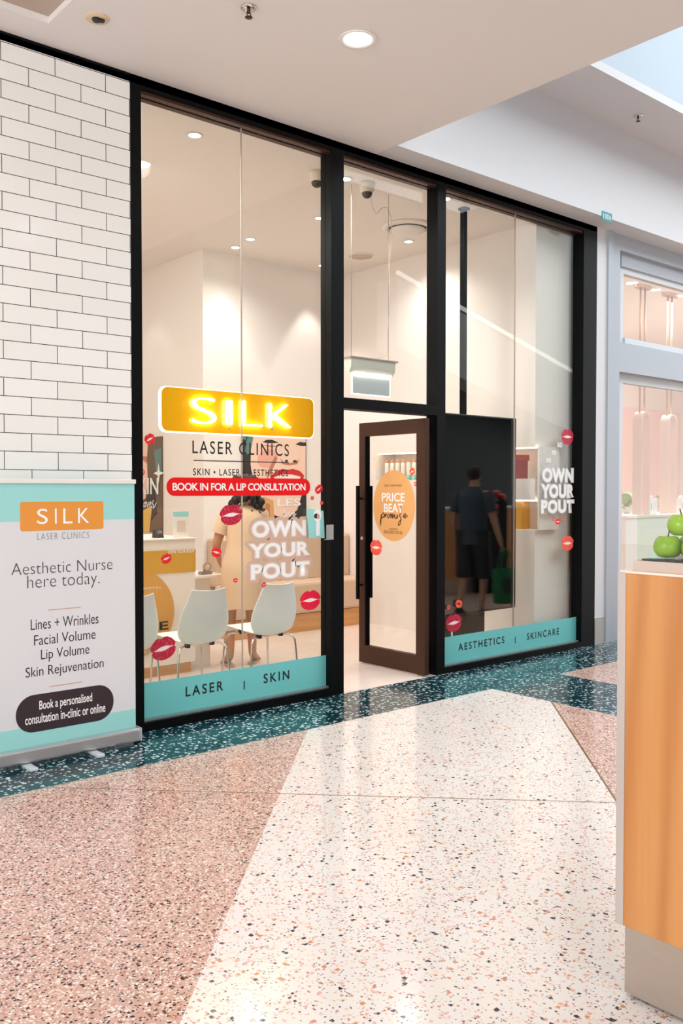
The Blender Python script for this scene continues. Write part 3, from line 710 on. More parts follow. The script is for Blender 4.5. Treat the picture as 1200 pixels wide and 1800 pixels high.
text('lettering', 'available', dbox(684, 930.5, 699, 928.5), fd, BROWNV, t, d=.0032)
bx = dbox(668, 922, 717, 899)
SCRIPT = {'promise': [[(0, .08), (.06, .75), (.03, .1), (.02, -.1)], [(.05, .62), (.13, .86), (.15, .6), (.06, .5)], [(.15, .5), (.20, .78), (.21, .55), (.22, .74), (.27, .76)],
                      [(.31, .74), (.27, .6), (.31, .5), (.36, .66), (.31, .76)], [(.36, .7), (.40, .8), (.40, .5), (.45, .8), (.46, .5), (.51, .8), (.52, .5)], [(.55, .74), (.56, .5), (.60, .5), (.63, .74), (.64, .5)],
                      [(.78, .82), (.70, .72), (.76, .5), (.74, .15), (.68, .0), (.68, .18), (.78, .48)], [(.82, .6), (.93, .72), (.90, .84), (.85, .66), (.90, .54), (1.0, .72)]],
          'loves': [[(0, -.25), (.10, .95), (.04, .7), (.08, .1), (.16, .2)], [(.28, .55), (.18, .4), (.22, .15), (.32, .3), (.28, .55), (.38, .5)], [(.38, .55), (.44, .1), (.52, .6)], [(.54, .3), (.66, .45), (.62, .6), (.56, .35), (.62, .12), (.74, .3)], [(.84, .75), (.74, .5), (.84, .3), (.78, .05), (.9, .2), (1.0, .55)]],
          'love': [[(0, -.25), (.12, 1.0), (.04, .7), (.10, .1), (.20, .2)], [(.36, .55), (.24, .4), (.28, .15), (.42, .3), (.36, .55), (.48, .5)], [(.48, .58), (.56, .1), (.68, .62)], [(.70, .3), (.86, .45), (.80, .6), (.74, .35), (.80, .12), (1.0, .4)]]}
def script(word, bx, fr_, w, m, parent, d=.0032, name='script_lettering'):
    mb = MB()
    for st in SCRIPT[word]:
        mb.stroke([(bx[0] + p[0] * (bx[2] - bx[0]), bx[1] + p[1] * (bx[3] - bx[1])) for p in st], w, fr_, d, d + .0003)
    return obj(name, mb, m, parent)
script('promise', bx, fd, .008, BROWNV, t)

# leaflet holder on the mullion
LY = -.012
t = thing('leaflet_holder', 'clear acrylic leaflet holder with turquoise flyer on the middle mullion', 'leaflet holder', tuple(onY(562, 947, LY)))
p, q = onY(541, 946, .045), onY(570, 893, .045)
ffl = frame_facade(.045)
obj('flyer', MB().prism([(p.x + .008, p.z), (q.x, p.z - .005), (q.x - .012, q.z - .02), (p.x - .012, q.z)], ffl, 0, .004), TEALP, t)
cc = onY(557, 906, .045); obj('picture_disc', MB().prism(ellipse(cc.x, cc.z, .036, .046), ffl, .0045, .0055), WHITE, t)
obj('portrait', MB().prism(ellipse(cc.x - .012, cc.z - .004, .022, .018), ffl, .006, .0065).prism(ellipse(cc.x + .006, cc.z - .008, .013, .017), ffl, .007, .0075, 1), [mat('hair_print', (40, 38, 50), .5), mat('face_print', (206, 164, 146), .5)], t)
pp = onY(558, 943, .045); obj('white_panel', MB().box(pp.x - .017, pp.x + .017, .040, .0405, pp.z + .005, pp.z + .14), WHITE, t)
hp, hq = onY(570, 949, -.006), onY(582.5, 922, -.006)
m = MB().box(hp.x, hq.x, -.030, -.027, hp.z, hq.z).box(hp.x, hq.x, -.030, 0, hp.z, hp.z + .004).box(hq.x - .004, hq.x, -.030, 0, hp.z, hq.z)
obj('acrylic_pocket', m, filmmat('acrylic', (190, 190, 188), .45, .1), t)

# ================================================================== PULL-UP BANNER
BY = -.185
t = thing('pull_up_banner', 'turquoise and white roll-up banner standing before the tiled wall', 'banner', (2.08, BY, 0))
fb = frame_facade(BY)
bl, brr, bz0, bz1 = 1.665, 2.495, .085, 1.553
z_t = onY(229, 912.5, BY).z; z_b = onY(236, 1246, BY).z
obj('sheet', MB().box(bl, brr, BY, BY + .0015, z_b, z_t), BANW, t)
obj('top_band', MB().box(bl, brr, BY - .0003, BY + .0015, z_t, bz1 - .02), TEALP, t)
obj('bottom_band', MB().box(bl, brr, BY - .0003, BY + .0015, bz0, z_b), TEALP, t)
obj('top_rail', MB().box(bl - .004, brr + .006, BY - .012, BY + .012, bz1 - .022, bz1 + .004, .004), mat('rail_white', (228, 226, 220), .35), t)
m = MB().box(bl - .01, brr + .012, BY - .045, BY + .05, .022, .098, .012)
obj('base_case', m, ALU, t)
obj('end_cap', MB().box(brr + .010, brr + .018, BY - .045, BY + .05, .02, .10, .003), mat('end_cap_grey', (190, 192, 196), .3, .4), t)
obj('pole', MB().cyl((2.08, BY + .035, .05), (2.08, BY + .02, bz1), .008), ALU, t)
for px, py in ((58, 1352), (176, 1328)):
    p = onZ(px, py, .01)
    obj('foot', MB().box(p.x - .022, p.x + .022, p.y - .018, BY + .14, .001, .018, .004), mat('foot_grey', (200, 208, 210), .4), t)
ORG = mat('orange_print', (222, 146, 58), .5)
def B(l, b, r, tp): p, q = onY(l, b, BY), onY(r, tp, BY); return (p.x, p.z, q.x, q.z)
bb = B(35.5, 934, 181.5, 897.5)
bb = (bb[0], bb[1], bb[2], bb[1] + .158)
obj('logo_panel', MB().prism(rrect(*bb, .014), fb, .0005, .0012), ORG, t)
for ch, l, r in (('S', 65, 84), ('I', 96.5, 99.5), ('L', 111, 127), ('K', 137, 156.5)):
    p, q = onY(l, 926, BY), onY(r, 926, BY)
    text('logo_letter', ch, (p.x, bb[1] + .036, q.x, bb[1] + .036 + .084), fb, WHITE, t, d=.002, offset=0.)
text('lettering', 'LASER CLINICS', (onY(65.5, 948, BY).x, onY(65.5, 949, BY).z, onY(156.5, 948, BY).x, onY(65.5, 949, BY).z + .036), fb, GREYV, t, d=.001, offset=-.012, space=1.25)
DARKT = mat('dark_print', (58, 52, 54), .5)
def bline(body, l, r, base_l, cap, **k):
    """one line of banner copy: ends at pixels l and r, standing on the real horizontal through base_l"""
    p = onY(l, base_l, BY); q = onY(r, base_l, BY); tp = onY(l, base_l - cap, BY)
    return (p.x, p.z, q.x, tp.z)
text('lettering', 'Aesthetic Nurse', bline('', 20, 197.5, 1011.5, 21), fb, DARKT, t, d=.001, offset=-.016)
text('lettering', 'here today.', bline('', 48, 175, 1042, 30), fb, DARKT, t, d=.001, offset=-.016)
text('lettering', 'Lines + Wrinkles', bline('', 54, 173, 1108, 19), fb, BLACKV, t, d=.001, offset=-.004)
text('lettering', 'Facial Volume', bline('', 60, 168, 1135, 18), fb, BLACKV, t, d=.001, offset=-.004)
text('lettering', 'Lip Volume', bline('', 72, 157, 1165, 23), fb, BLACKV, t, d=.001, offset=-.004)
text('lettering', 'Skin Rejuvenation', bline('', 45, 182, 1197, 23), fb, BLACKV, t, d=.001, offset=-.004)
for l, b, r in ((84, 1072.5, 142), (86, 1207, 144)):
    p, q = onY(l, b, BY), onY(r, b, BY); obj('rule', MB().box(p.x, q.x, BY - .0012, BY - .0004, p.z - .002, p.z + .002), mat('copper_print', (200, 150, 120), .5), t)
p, q = onY(28, 1287, BY), onY(199.5, 1247, BY)
bb = (p.x, p.z - .018, q.x, p.z - .018 + .205)
obj('pill_badge', MB().prism(rrect(*bb, .1, 12), fb, .0005, .0012), mat('aubergine_print', (44, 30, 38), .5), t)
text('lettering', 'Book a personalised', (onY(69, 1262, BY).x, bb[1] + .104, onY(162, 1262, BY).x, bb[1] + .168), fb, WHITE, t, d=.002, offset=.012)
text('lettering', 'consultation in-clinic or online', (onY(44, 1262, BY).x, bb[1] + .046, onY(185, 1262, BY).x, bb[1] + .098), fb, WHITE, t, d=.002, offset=.012)

# ================================================================== INSIDE THE CLINIC
# reception desk
t = thing('reception_desk', 'white reception desk with gold front panel behind the leftmost chairs', 'desk', (3.2, 1.6, 0))
DXR = 3.865; DFY = 1.4
DESKW = grain(mat('desk_white', (238, 226, 214), .35), 6, .03, .96)
obj('body', MB().box(2.0, DXR, DFY, DFY + .7, .085, 1.09, .004), DESKW, t)
obj('worktop', MB().box(1.98, DXR + .01, DFY - .012, DFY + .72, 1.09, 1.105, .003), DESKW, t)
obj('kick_board', MB().box(2.0, DXR - .03, DFY + .02, DFY + .66, 0, .085), OAK, t)
obj('gold_panel', MB().box(2.0, DXR + .001, DFY - .006, DFY, .825, 1.01), GOLDL, t)
p, q = onY(294, 973.5, DFY), onY(341, 968.5, DFY)
text('lettering', 'OWN YOUR POUT', (p.x, p.z, q.x, p.z + .028), frame_facade(DFY - .006), WHITE, t, d=.001, offset=.02)
obj('return_top', MB().box(DXR, 4.22, DFY + .08, DFY + .62, .755, .775, .003), DESKW, t)
obj('return_leg', MB().box(DXR, 4.10, DFY + .15, DFY + .55, 0, .755), DESKW, t)
# gold disc on the desk front
t = thing('gold_disc_sign', 'large gold round sign on the desk front behind the leftmost chair', 'sign', (3.30, DFY - .012, .56))
fdk = frame_facade(DFY - .0075)
obj('disc', MB().prism(ellipse(3.315, .525, .345, .345, 56), fdk, 0, .008), mat('gold_disc_print', (214, 156, 78), .5), t)
text('lettering', 'REMOVAL', (3.33, .71, 3.545, .728), fdk, WHITE, t, d=.0095, space=1.2)
text('lettering', 'FREE', (3.20, .485, 3.475, .555), fdk, BLACKV, t, d=.0095, offset=.02)
text('lettering', 'PRICE', (3.14, .375, 3.605, .445), fdk, BLACKV, t, d=.0095, offset=.02)
obj('script_mark', MB().stroke([(3.44, .255), (3.50, .29), (3.56, .335)], .012, fdk, .009, .0095), WHITE, t)
# card on the desk
t = thing('notice_card', 'white notice card with turquoise top in an acrylic stand on the desk', 'card', (3.72, 1.5, 1.105))
p, q = onY(304, 944, 1.5), onY(331, 899, 1.5); fcd = frame_facade(1.5)
obj('card', MB().prism([(p.x, 1.106), (q.x, 1.106), (q.x, q.z), (p.x, q.z)], fcd, 0, .004), mat('card_white', (232, 228, 220), .4), t)
obj('header', MB().prism([(p.x, q.z - .04), (q.x, q.z - .04), (q.x, q.z), (p.x, q.z)], fcd, .0045, .005), TEALP, t)
obj('text_lines', MB().prism([(p.x + .035, q.z - .17), (q.x - .03, q.z - .17), (q.x - .03, q.z - .075), (p.x + .035, q.z - .075)], fcd, .0045, .005), mat('card_print', (218, 200, 180), .5), t)
t = thing('card_machine', 'small black card machine beside the notice card on the desk', 'card machine', (3.60, 1.52, 1.105))
obj('casing', MB().rings([[V3(3.57, 1.50, 1.106), V3(3.635, 1.50, 1.106), V3(3.635, 1.58, 1.106), V3(3.57, 1.58, 1.106)], [V3(3.575, 1.54, 1.17), V3(3.63, 1.53, 1.19), V3(3.63, 1.575, 1.19), V3(3.575, 1.58, 1.17)]], smooth=False), BLACKV, t)
obj('screen', MB().prism([(3.585, 1.13), (3.625, 1.13), (3.625, 1.165), (3.585, 1.165)], frame_facade(1.515), 0, .002), mat('grey_screen', (140, 130, 124), .2), t)
t = thing('tape_dispenser', 'small silver tape dispenser on the low white desk return', 'tape dispenser', (4.09, 1.60, .775))
obj('base', MB().box(4.03, 4.14, 1.57, 1.63, .776, .80, .006), mat('pewter', (150, 140, 132), .3, .5), t)
obj('tape_roll', MB().ringprism(ellipse(4.10, .835, .04, .04), ellipse(4.10, .835, .022, .022), frame_facade(1.60), -.012, .012), CHROME, t)

# bench
BEN = grain(mat('beige_upholstery', (206, 178, 152), .8), 60, .12, .88, .1)
t = thing('bench_seat', 'long beige upholstered bench with honey wood base along the back wall', 'bench', (5.8, 2.7, 0))
bx0, bx1, byf = 4.93, XS - .005, 2.425
obj('wood_base', MB().box(bx0, bx1, byf + .03, 2.93, .0, .19), OAK, t)
obj('seat', MB().box(bx0, bx1, byf, 2.80, .195, .52, .03), BEN, t)
obj('backrest', MB().box(bx0, bx1, 2.76, 2.935, .50, 1.0, .03), BEN, t)
m = MB()
for k in range(4): m.sphere((5.2 + k * .45, 2.757, .74), .012, 1, .5, 1)
obj('upholstery_button', m, BEN, t)

# poster with a smiling face on the back wall
PY = 2.935
p, q = onY(425, 915, PY), onY(537, 758, PY)
x0, z0, x1, z1 = p.x, 1.10, q.x, 2.19
wd, ht = x1 - x0, z1 - z0
t = thing('face_poster', 'large printed poster of a smiling face on the back wall behind the slogan', 'poster', (x0 + wd / 2, PY, z0))
fp = frame_facade(PY - .012)
def K(*pts): return [(lambda v: (v.x, v.z))(onY(a, b, PY - .012)) for a, b in pts]
def E_(cx, cy, a, b, rot=0.):
    (u, v), = K((cx, cy)); return ellipse(u, v, a, b, 28, rot)
obj('board', MB().box(x0, x1, PY - .012, PY + .004, z0, z1), mat('poster_dark', (46, 42, 42), .3), t)
pm = [mat('print_skin', (240, 204, 184), .35), mat('print_hair', (38, 28, 27), .35), mat('print_lip', (206, 30, 34), .35), mat('print_teeth', (240, 228, 222), .35), mat('print_shade', (190, 122, 96), .35), mat('print_teal', (92, 128, 124), .35), mat('print_blush', (232, 170, 150), .35), mat('print_gold', (214, 164, 104), .35)]
m = MB()
m.prism(K((426, 772), (434, 774), (435, 758), (426, 756)), fp, .0006, .001, 5)
m.prism(K((430, 800), (440, 796), (446, 772), (446, 762), (434, 760)), fp, .0006, .001, 5)
m.prism(K((447, 757), (441, 790), (440, 815), (444, 845), (462, 880), (480, 905), (505, 912), (522, 896), (530, 870), (537, 850), (537, 757)), fp, .001, .002, 0)
m.prism(K((537, 840), (531, 868), (524, 894), (512, 915), (537, 915)), fp, .002, .0025, 1)
m.prism(E_(470, 806, .14, .10, .3), fp, .002, .0022, 6)
m.prism(K((461, 777), (468, 773), (478, 773), (489, 778), (480, 779), (470, 779)), fp, .0025, .003, 1)
m.prism(K((462, 783), (475, 786), (490, 784), (476, 783)), fp, .0025, .003, 4)
m.prism(K((519, 781), (526, 777), (537, 778), (537, 784), (528, 784)), fp, .0025, .003, 1)
m.prism(K((460, 758), (478, 755), (492, 760), (478, 759)), fp, .0025, .003, 1)
m.prism(K((483, 801), (478, 812), (470, 828), (468, 846), (473, 836), (482, 818), (487, 806)), fp, .0026, .003, 4)
m.prism(K((492, 806), (498, 812), (510, 814), (522, 811), (527, 805), (522, 816), (508, 818), (496, 816)), fp, .0026, .003, 4)
m.prism(E_(503, 810, .022, .012), fp, .003, .0034, 1).prism(E_(518, 811, .028, .014), fp, .003, .0034, 1)
m.prism(K((474, 838), (484, 829), (496, 824), (505, 826), (514, 824), (527, 828), (534, 836), (528, 858), (512, 870), (494, 868), (480, 854)), fp, .003, .0035, 2)
m.prism(K((481, 839), (494, 834), (512, 834), (528, 838), (520, 856), (506, 861), (490, 856)), fp, .0035, .004, 3)
m.prism(K((462, 872), (480, 880), (482, 915), (460, 915)), fp, .003, .0036, 7).prism(K((466, 884), (474, 886), (474, 908), (466, 906)), fp, .0036, .004, 4)
obj('print', m, pm, t)
(a, b), (c_, d_) = K((487, 890), (528, 876))
text('lettering', 'LES', (a, b, c_, d_), fp, WHITE, t, d=.005, offset=.02)
(a, b), (c_, d_) = K((497, 909), (520, 895))
script('love', (a, b, c_, d_), fp, .010, WHITE, t, .0055)
m = MB()
for a, b in ((.06, .965), (.94, .965), (.06, .05), (.94, .05)): m.cyl((x0 + a * wd, PY - .012, z0 + b * ht), (x0 + a * wd, PY - .02, z0 + b * ht), .014, 14)
obj('fixing_stud', m, CHROME, t)
# poster on the recessed wall
PX = 4.895
yr = onX(286, 850, PX).y; zt_, zb_ = onX(286, 767, PX).z, onX(286, 937, PX).z
t = thing('side_poster', 'tall printed poster with yellow dress at the left, behind the desk', 'poster', (PX, yr + .4, zb_))
fs = frame_side(PX - .012); wd, ht = .82, zt_ - zb_
U = lambda a, b: (-yr - wd + a * wd, zb_ + b * ht)
obj('board', MB().box(PX - .012, PX + .004, yr, yr + wd, zb_, zt_), mat('poster_brown', (104, 82, 64), .3), t)
m = MB()
m.prism([U(a, b) for a, b in ((.0, 1), (.0, .3), (.30, .28), (.55, .36), (.62, .52), (.60, .78), (.64, 1))], fs, .001, .002, 0)
m.prism([U(a, b) for a, b in ((.80, .86), (1, .88), (1, .62), (.86, .60))], fs, .001, .002, 5)
m.prism([U(a, b) for a, b in ((.0, .76), (.36, .80), (.62, .72), (.60, .80), (.0, .84))], fs, .002, .003, 4)
m.prism(ellipse(*U(.38, .635), .16 * wd, .045 * ht, 24), fs, .002, .003, 2).prism(ellipse(*U(.38, .64), .13 * wd, .026 * ht, 24), fs, .003, .004, 3)
m.prism([U(a, b) for a, b in ((.0, .26), (.22, .20), (.45, .22), (.74, .28), (.66, 0), (.0, 0))], fs, .003, .004, 8)
m.prism([U(a, b) for a, b in ((.62, .5), (.80, .55), (.86, .2), (.70, .12), (.58, .34))], fs, .002, .003, 1)
obj('print', m, pm + [mat('print_yellow', (226, 182, 84), .35)], t)
text('lettering', 'SKIN', (U(.22, 0)[0], zb_ + .40 * ht, U(.92, 0)[0], zb_ + .575 * ht), fs, WHITE, t, d=.006, offset=.02)
script('loves', (*U(.44, .25), *U(.86, .37)), fs, .014, WHITE, t, .006)
st = []
for k in range(8):
    r_ = (.11, .030)[k % 2]; st.append((U(.93, .62)[0] + r_ * 1.1 * math.cos(k * PI / 4), U(.93, .62)[1] + r_ * math.sin(k * PI / 4)))
obj('sparkle', MB().prism(st, fs, .006, .007), WHITE, t)

# dark tall cabinet behind the screen, display screen on its pole
DARKW = grain(mat('smoked_oak', (74, 56, 44), .25), 20, .3, .7)
t = thing('mirror_panel', 'tall slim dark brown panel standing behind the display screen', 'panel', (6.0, .55, 0))
obj('body', MB().box(5.62, 6.43, .50, .575, .08, 2.05, .004), DARKW, t)
obj('plinth', MB().box(5.64, 6.41, .51, .565, 0, .08), BLACK, t)
obj('bright_strip', MB().box(5.605, 5.62, .505, .57, 1.20, 1.215), LEDW, t)  # thin emissive strip on the left edge of the panel
t = thing('display_screen', 'large black upright display screen on a ceiling pole behind the right window', 'screen', (6.0, .22, 2.14))
SX0, SX1, SZ0, SZ1, SYF = 5.38, onY(906.5, 900, .08).x, onY(906, 1067.5, .08).z, onY(906, 735.5, .08).z, .08
obj('casing', MB().box(SX0, SX1, SYF, SYF + .06, SZ0, SZ1, .004), mat('screen_casing', (10, 10, 12), .3), t)
obj('screen_glass', MB().box(SX0 + .012, SX1 - .012, SYF - .003, SYF, SZ0 + .014, SZ1 - .014), mat('black_screen', (5, 7, 9), .012, 0, 0, 1.0, coat=.9), t)
px_ = onY(814.5, 560, .33)
obj('pole', MB().box(px_.x - .023, px_.x + .023, .31, .355, SZ1 - .3, CZ, .003), BLACK, t)
obj('mount', MB().box(px_.x - .15, px_.x + .15, .14, .30, 1.2, 1.9), BLACK, t)
obj('ceiling_plate', MB().box(px_.x - .035, px_.x + .035, .29, .365, CZ - .02, CZ), BLACK, t)

# products in the lit niches of the side wall
g = 'product tubes in the lit wall niche'
tube = None
TW = mat('tube_white', (240, 232, 222), .35); TC = mat('tube_cap', (214, 150, 120), .4); TT = mat('tube_teal', (120, 200, 190), .4)
n = 0
for k in range(12):
    y = NY1 - .09 - k * .085
    loc = (XS + .09, y, n1b)
    lab = 'white product tube with turquoise band on the lit shelf, ' + ['1st', '2nd', '3rd', '4th', '5th', '6th', '7th', '8th', '9th', '10th', '11th', '12th'][k] + ' from the bench end'
    if tube is None:
        tube = thing('product_tube', lab, 'cosmetic', loc, g); x, y, z = loc
        obj('body', MB().lathe(loc, [(.022, .04), (.027, .06), (.027, .15), (.024, .19)], 14), TW, tube)
        obj('band', MB().lathe(loc, [(.0275, .0), (.0275, .045)], 14), TT, tube)
        obj('cap', MB().lathe(loc, [(.02, .19), (.018, .215), (.006, .22)], 14), TC, tube)
    else: dup(tube, loc, label=lab)
t = thing('red_box', 'dark red gift box on the upper lit shelf beside the screen', 'box', (XS + .1, .62, n1b))
yy = onX(912, 835, XS + .06).y
obj('box', MB().box(XS + .03, XS + .13, yy - .05, yy + .09, n1b, n1b + .17, .004), mat('deep_red', (150, 34, 28), .4), t)
obj('lid', MB().box(XS + .02, XS + .14, yy - .06, yy + .10, n1b + .17, n1b + .225, .004), mat('deep_red_lid', (168, 42, 34), .4), t)
yy = onX(914, 905, XS + .06).y
t = thing('gold_box', 'flat gold carton on the lower lit shelf beside the screen', 'box', (XS + .1, yy, n2b))
obj('carton', MB().box(XS + .03, XS + .16, yy - .04, yy + .12, n2b, n2b + .335, .003), GOLDL, t)
obj('flap', MB().box(XS + .025, XS + .03, yy - .04, yy + .12, n2b + .28, n2b + .335), mat('gold_flap', (196, 140, 60), .4), t)

# ------------------------------------------------------------------ white shell chairs (backs to the window)
def make_chair(label):
    t = thing('shell_chair', label, 'chair', (0, 0, 0), 'white shell chairs facing the reception desk')
    # profile from the front lip of the seat to the top of the back: (y, z, half width, side curl)
    prof = [(.255, .385, .150, 0), (.262, .415, .175, 0), (.245, .437, .198, .0), (.15, .440, .215, .01), (.03, .430, .220, .015), (-.06, .415, .214, .02), (-.125, .398, .192, .03),
            (-.170, .395, .172, .035), (-.200, .415, .176, .045), (-.222, .455, .197, .055), (-.236, .51, .212, .06), (-.246, .57, .210, .055), (-.258, .65, .188, .045), (-.268, .72, .164, .035), (-.276, .775, .146, .03), (-.282, .805, .138, .025)]
    # bottom of the back is round: the shell tucks in where seat meets back
    N = 16; rows = []
    for i, (y, z, hw, cu) in enumerate(prof):
        row = []
        back = max(0, min(1, (i - 6) / 3))
        for k in range(N + 1):
            u = -1 + 2 * k / N; e = abs(u) ** 2.4
            row.append(V3(hw * u, y + e * cu * back, z + e * cu * (1 - back) * 1.2 - (.018 * (1 - u * u) if i == len(prof) - 1 else 0) + (.0)))
        rows.append(row)
    m = MB(); m.rings(rows, cap=False, closed=False)
    o = obj('shell', m, WHITEP, t)
    s_ = o.modifiers.new('Solidify', 'SOLIDIFY'); s_.thickness = .009; s_.offset = 0
    b_ = o.modifiers.new('Subsurf', 'SUBSURF'); b_.levels = 1; b_.render_levels = 1
    for sx in (-1, 1):
        for sy, y0, y1 in ((1, .09, .20), (-1, -.10, -.20)):
            p = smooth3([(sx * .03, y0, .385), (sx * .12, y0 + (y1 - y0) * .3, .385), (sx * .165, y0 + (y1 - y0) * .55, .382), (sx * .192, y0 + (y1 - y0) * .75, .355), (sx * .205, y0 + (y1 - y0) * .85, .30), (sx * .222, y1, .0)], 5)
            obj('leg', MB().tube(p, .008, 10), CHROME, t)
    for sx in (-1, 1):
        obj('mount', MB().box(sx * .10 - .014, sx * .10 + .014, -.15, -.11, .372, .400, .003).box(sx * .10 - .014, sx * .10 + .014, .10, .13, .378, .43, .003), BLACKV, t)
    return t
c1 = make_chair('white shell chair nearest the tiled wall, cut off by the left frame')
dup(c1, (3.395, .70, 0), label='white shell chair in the middle of the three, before the gold disc')
c3 = dup(c1, (4.015, .70, 0), label='rightmost white shell chair, below the OWN YOUR POUT slogan')
c1.location = (2.825, .70, 0)

# ================================================================== PEOPLE
def body_mesh(V, Eg, m, name, parent, root):
    me = bpy.data.meshes.new(name); names = list(V); idx = {k: i for i, k in enumerate(names)}
    me.from_pydata([V[k][0] for k in names], [(idx[a], idx[b]) for a, b in Eg], [])
    o = bpy.data.objects.new('tmp', me); COL.objects.link(o)
    md = o.modifiers.new('Skin', 'SKIN'); md.use_smooth_shade = True; md.branch_smoothing = .4
    for k in names:
        r = V[k][1]; r = r if isinstance(r, tuple) else (r, r)
        me.skin_vertices[0].data[idx[k]].radius = r; me.skin_vertices[0].data[idx[k]].use_root = (k == root)
    sd = o.modifiers.new('Sub', 'SUBSURF'); sd.levels = 2; sd.render_levels = 2
    dg = bpy.context.evaluated_depsgraph_get(); out = bpy.data.meshes.new_from_object(o.evaluated_get(dg))
    bpy.data.objects.remove(o)
    for f in out.polygons: f.use_smooth = True
    out.name = name; out.materials.append(m)
    ob = bpy.data.objects.new(name, out); COL.objects.link(ob); ob.parent = parent; return ob
def local(name, mb, m, parent):
    me = bpy.data.meshes.new(name); bmesh.ops.recalc_face_normals(mb.bm, faces=mb.bm.faces[:]); mb.bm.to_mesh(me); mb.bm.free()
    me.materials.append(m); o = bpy.data.objects.new(name, me); COL.objects.link(o); o.parent = parent; return o
def oval(c_, rx, ry, n=20, tilt=(0, 0)):
    c_ = Vector(c_); return [c_ + V3(rx * math.cos(2 * PI * k / n), ry * math.sin(2 * PI * k / n), tilt[0] * math.cos(2 * PI * k / n) + tilt[1] * math.sin(2 * PI * k / n)) for k in range(n)]
def hand(V, Eg, w, d_, side, s=1.):
    """five fingers from wrist point w going along d_ (unit), palm facing the body; thumb forward"""
    W_, D = Vector(w), Vector(d_).normalized(); f = V3(0, 1, 0); f = (f - D * f.dot(D)).normalized(); inn = V3(-side, 0, 0)
    tg = 'R' if side > 0 else 'L'
    V['palm' + tg] = (W_ + D * .045, (.016, .028)); Eg.append(('wr' + tg, 'palm' + tg))
    for i, (off, ln) in enumerate(((.024, .068), (.008, .076), (-.008, .070), (-.024, .054))):
        a = W_ + D * .085 + f * off; b = a + D * ln * .5 + inn * .008; c_ = b + D * ln * .32 + inn * .024
        V[f'f{i}a' + tg] = (a, .0095); V[f'f{i}b' + tg] = (b, .0085); V[f'f{i}c' + tg] = (c_, .007)
        Eg += [('palm' + tg, f'f{i}a' + tg), (f'f{i}a' + tg, f'f{i}b' + tg), (f'f{i}b' + tg, f'f{i}c' + tg)]
    a = W_ + D * .035 + f * .034 + inn * .006; b = a + D * .035 + f * .014 + inn * .008; c_ = b + D * .028 + inn * .010
    V['ta' + tg] = (a, .011); V['tb' + tg] = (b, .0095); V['tc' + tg] = (c_, .008)
    Eg += [('palm' + tg, 'ta' + tg), ('ta' + tg, 'tb' + tg), ('tb' + tg, 'tc' + tg)]
def person(name, label, loc, yaw, skin, J, rad):
    """J: joints in local metres, the figure facing +Y"""
    t = thing(name, label, 'person', loc); t.rotation_euler = (0, 0, yaw)
    V = {k: (Vector(v), rad[k]) for k, v in J.items()}
    Eg = [('pelvis', 'waist'), ('waist', 'chest'), ('chest', 'neck'), ('neck', 'head0'), ('head0', 'head1'), ('head1', 'head2')]
    for s in 'LR':
        Eg += [('chest', 'sh' + s), ('sh' + s, 'el' + s), ('el' + s, 'wr' + s), ('pelvis', 'hip' + s), ('hip' + s, 'kn' + s), ('kn' + s, 'an' + s), ('an' + s, 'ball' + s), ('ball' + s, 'toe' + s)]
        sg = 1 if s == 'R' else -1
        hand(V, Eg, J['wr' + s], Vector(J['wr' + s]) - Vector(J['el' + s]), sg)
    hc = Vector(J['head1']); hf = Vector((0, 1, -.25)).normalized()
    V['nose'] = (hc + V3(0, .098, -.035), .012); V['chin'] = (hc + V3(0, .062, -.095), .028)
    V['earL'] = (hc + V3(-.078, -.005, -.03), .012); V['earR'] = (hc + V3(.078, -.005, -.03), .012)
    Eg += [('head1', 'nose'), ('head0', 'chin'), ('head1', 'earL'), ('head1', 'earR')]
    body_mesh(V, Eg, skin, 'body', t, 'pelvis'); return t
R_ = dict(pelvis=(.13, .10), waist=(.115, .085), chest=(.13, .10), neck=.052, head0=(.066, .07), head1=(.078, .092), head2=(.058, .068),
          shL=.055, shR=.055, elL=.040, elR=.040, wrL=.027, wrR=.027, hipL=.085, hipR=.085, knL=.055, knR=.055, anL=.036, anR=.036, ballL=.036, ballR=.036, toeL=.022, toeR=.022)
# the woman leaning over the low end of the desk, seen from behind
SKINW = grain(mat('skin_tan', (196, 140, 104), .5), 15, .06, .9)
J = dict(pelvis=(0, -.03, .86), waist=(.01, .0, 1.03), chest=(.03, .05, 1.22), neck=(.05, .09, 1.37), head0=(.06, .12, 1.43), head1=(.07, .145, 1.51), head2=(.07, .145, 1.575),
         shL=(-.13, .06, 1.27), elL=(-.21, .06, 1.03), wrL=(-.16, .22, .90), shR=(.18, .07, 1.29), elR=(.25, .15, 1.06), wrR=(.22, .36, 1.02),
         hipL=(-.085, -.03, .80), knL=(-.10, .01, .46), anL=(-.11, -.02, .085), ballL=(-.12, .10, .035), toeL=(-.12, .16, .03),
         hipR=(.085, -.03, .80), knR=(.09, .05, .46), anR=(.10, .05, .085), ballR=(.15, .15, .035), toeR=(.17, .21, .03))
wm = person('person', 'person in short beige dress with dark curly hair, seen from behind at the desk', (4.30, 1.36, 0), math.radians(-22), SKINW, J, R_)
DRESS = grain(mat('beige_dress', (226, 192, 158), .8), 25, .12, .9, .15)
rings = []
for c_, rx, ry in (((.0, -.02, .50), .205, .165), ((.0, -.025, .54), .20, .16), ((.0, -.03, .66), .192, .150), ((.0, -.035, .80), .185, .148), ((.0, -.03, .88), .180, .142), ((.005, -.01, .97), .152, .12), ((.01, .0, 1.04), .140, .112), ((.02, .03, 1.14), .152, .118), ((.03, .05, 1.22), .165, .122), ((.032, .06, 1.29), .160, .10), ((.045, .075, 1.335), .10, .075), ((.05, .085, 1.36), .07, .065)):
    rings.append(oval(c_, rx, ry, 28))
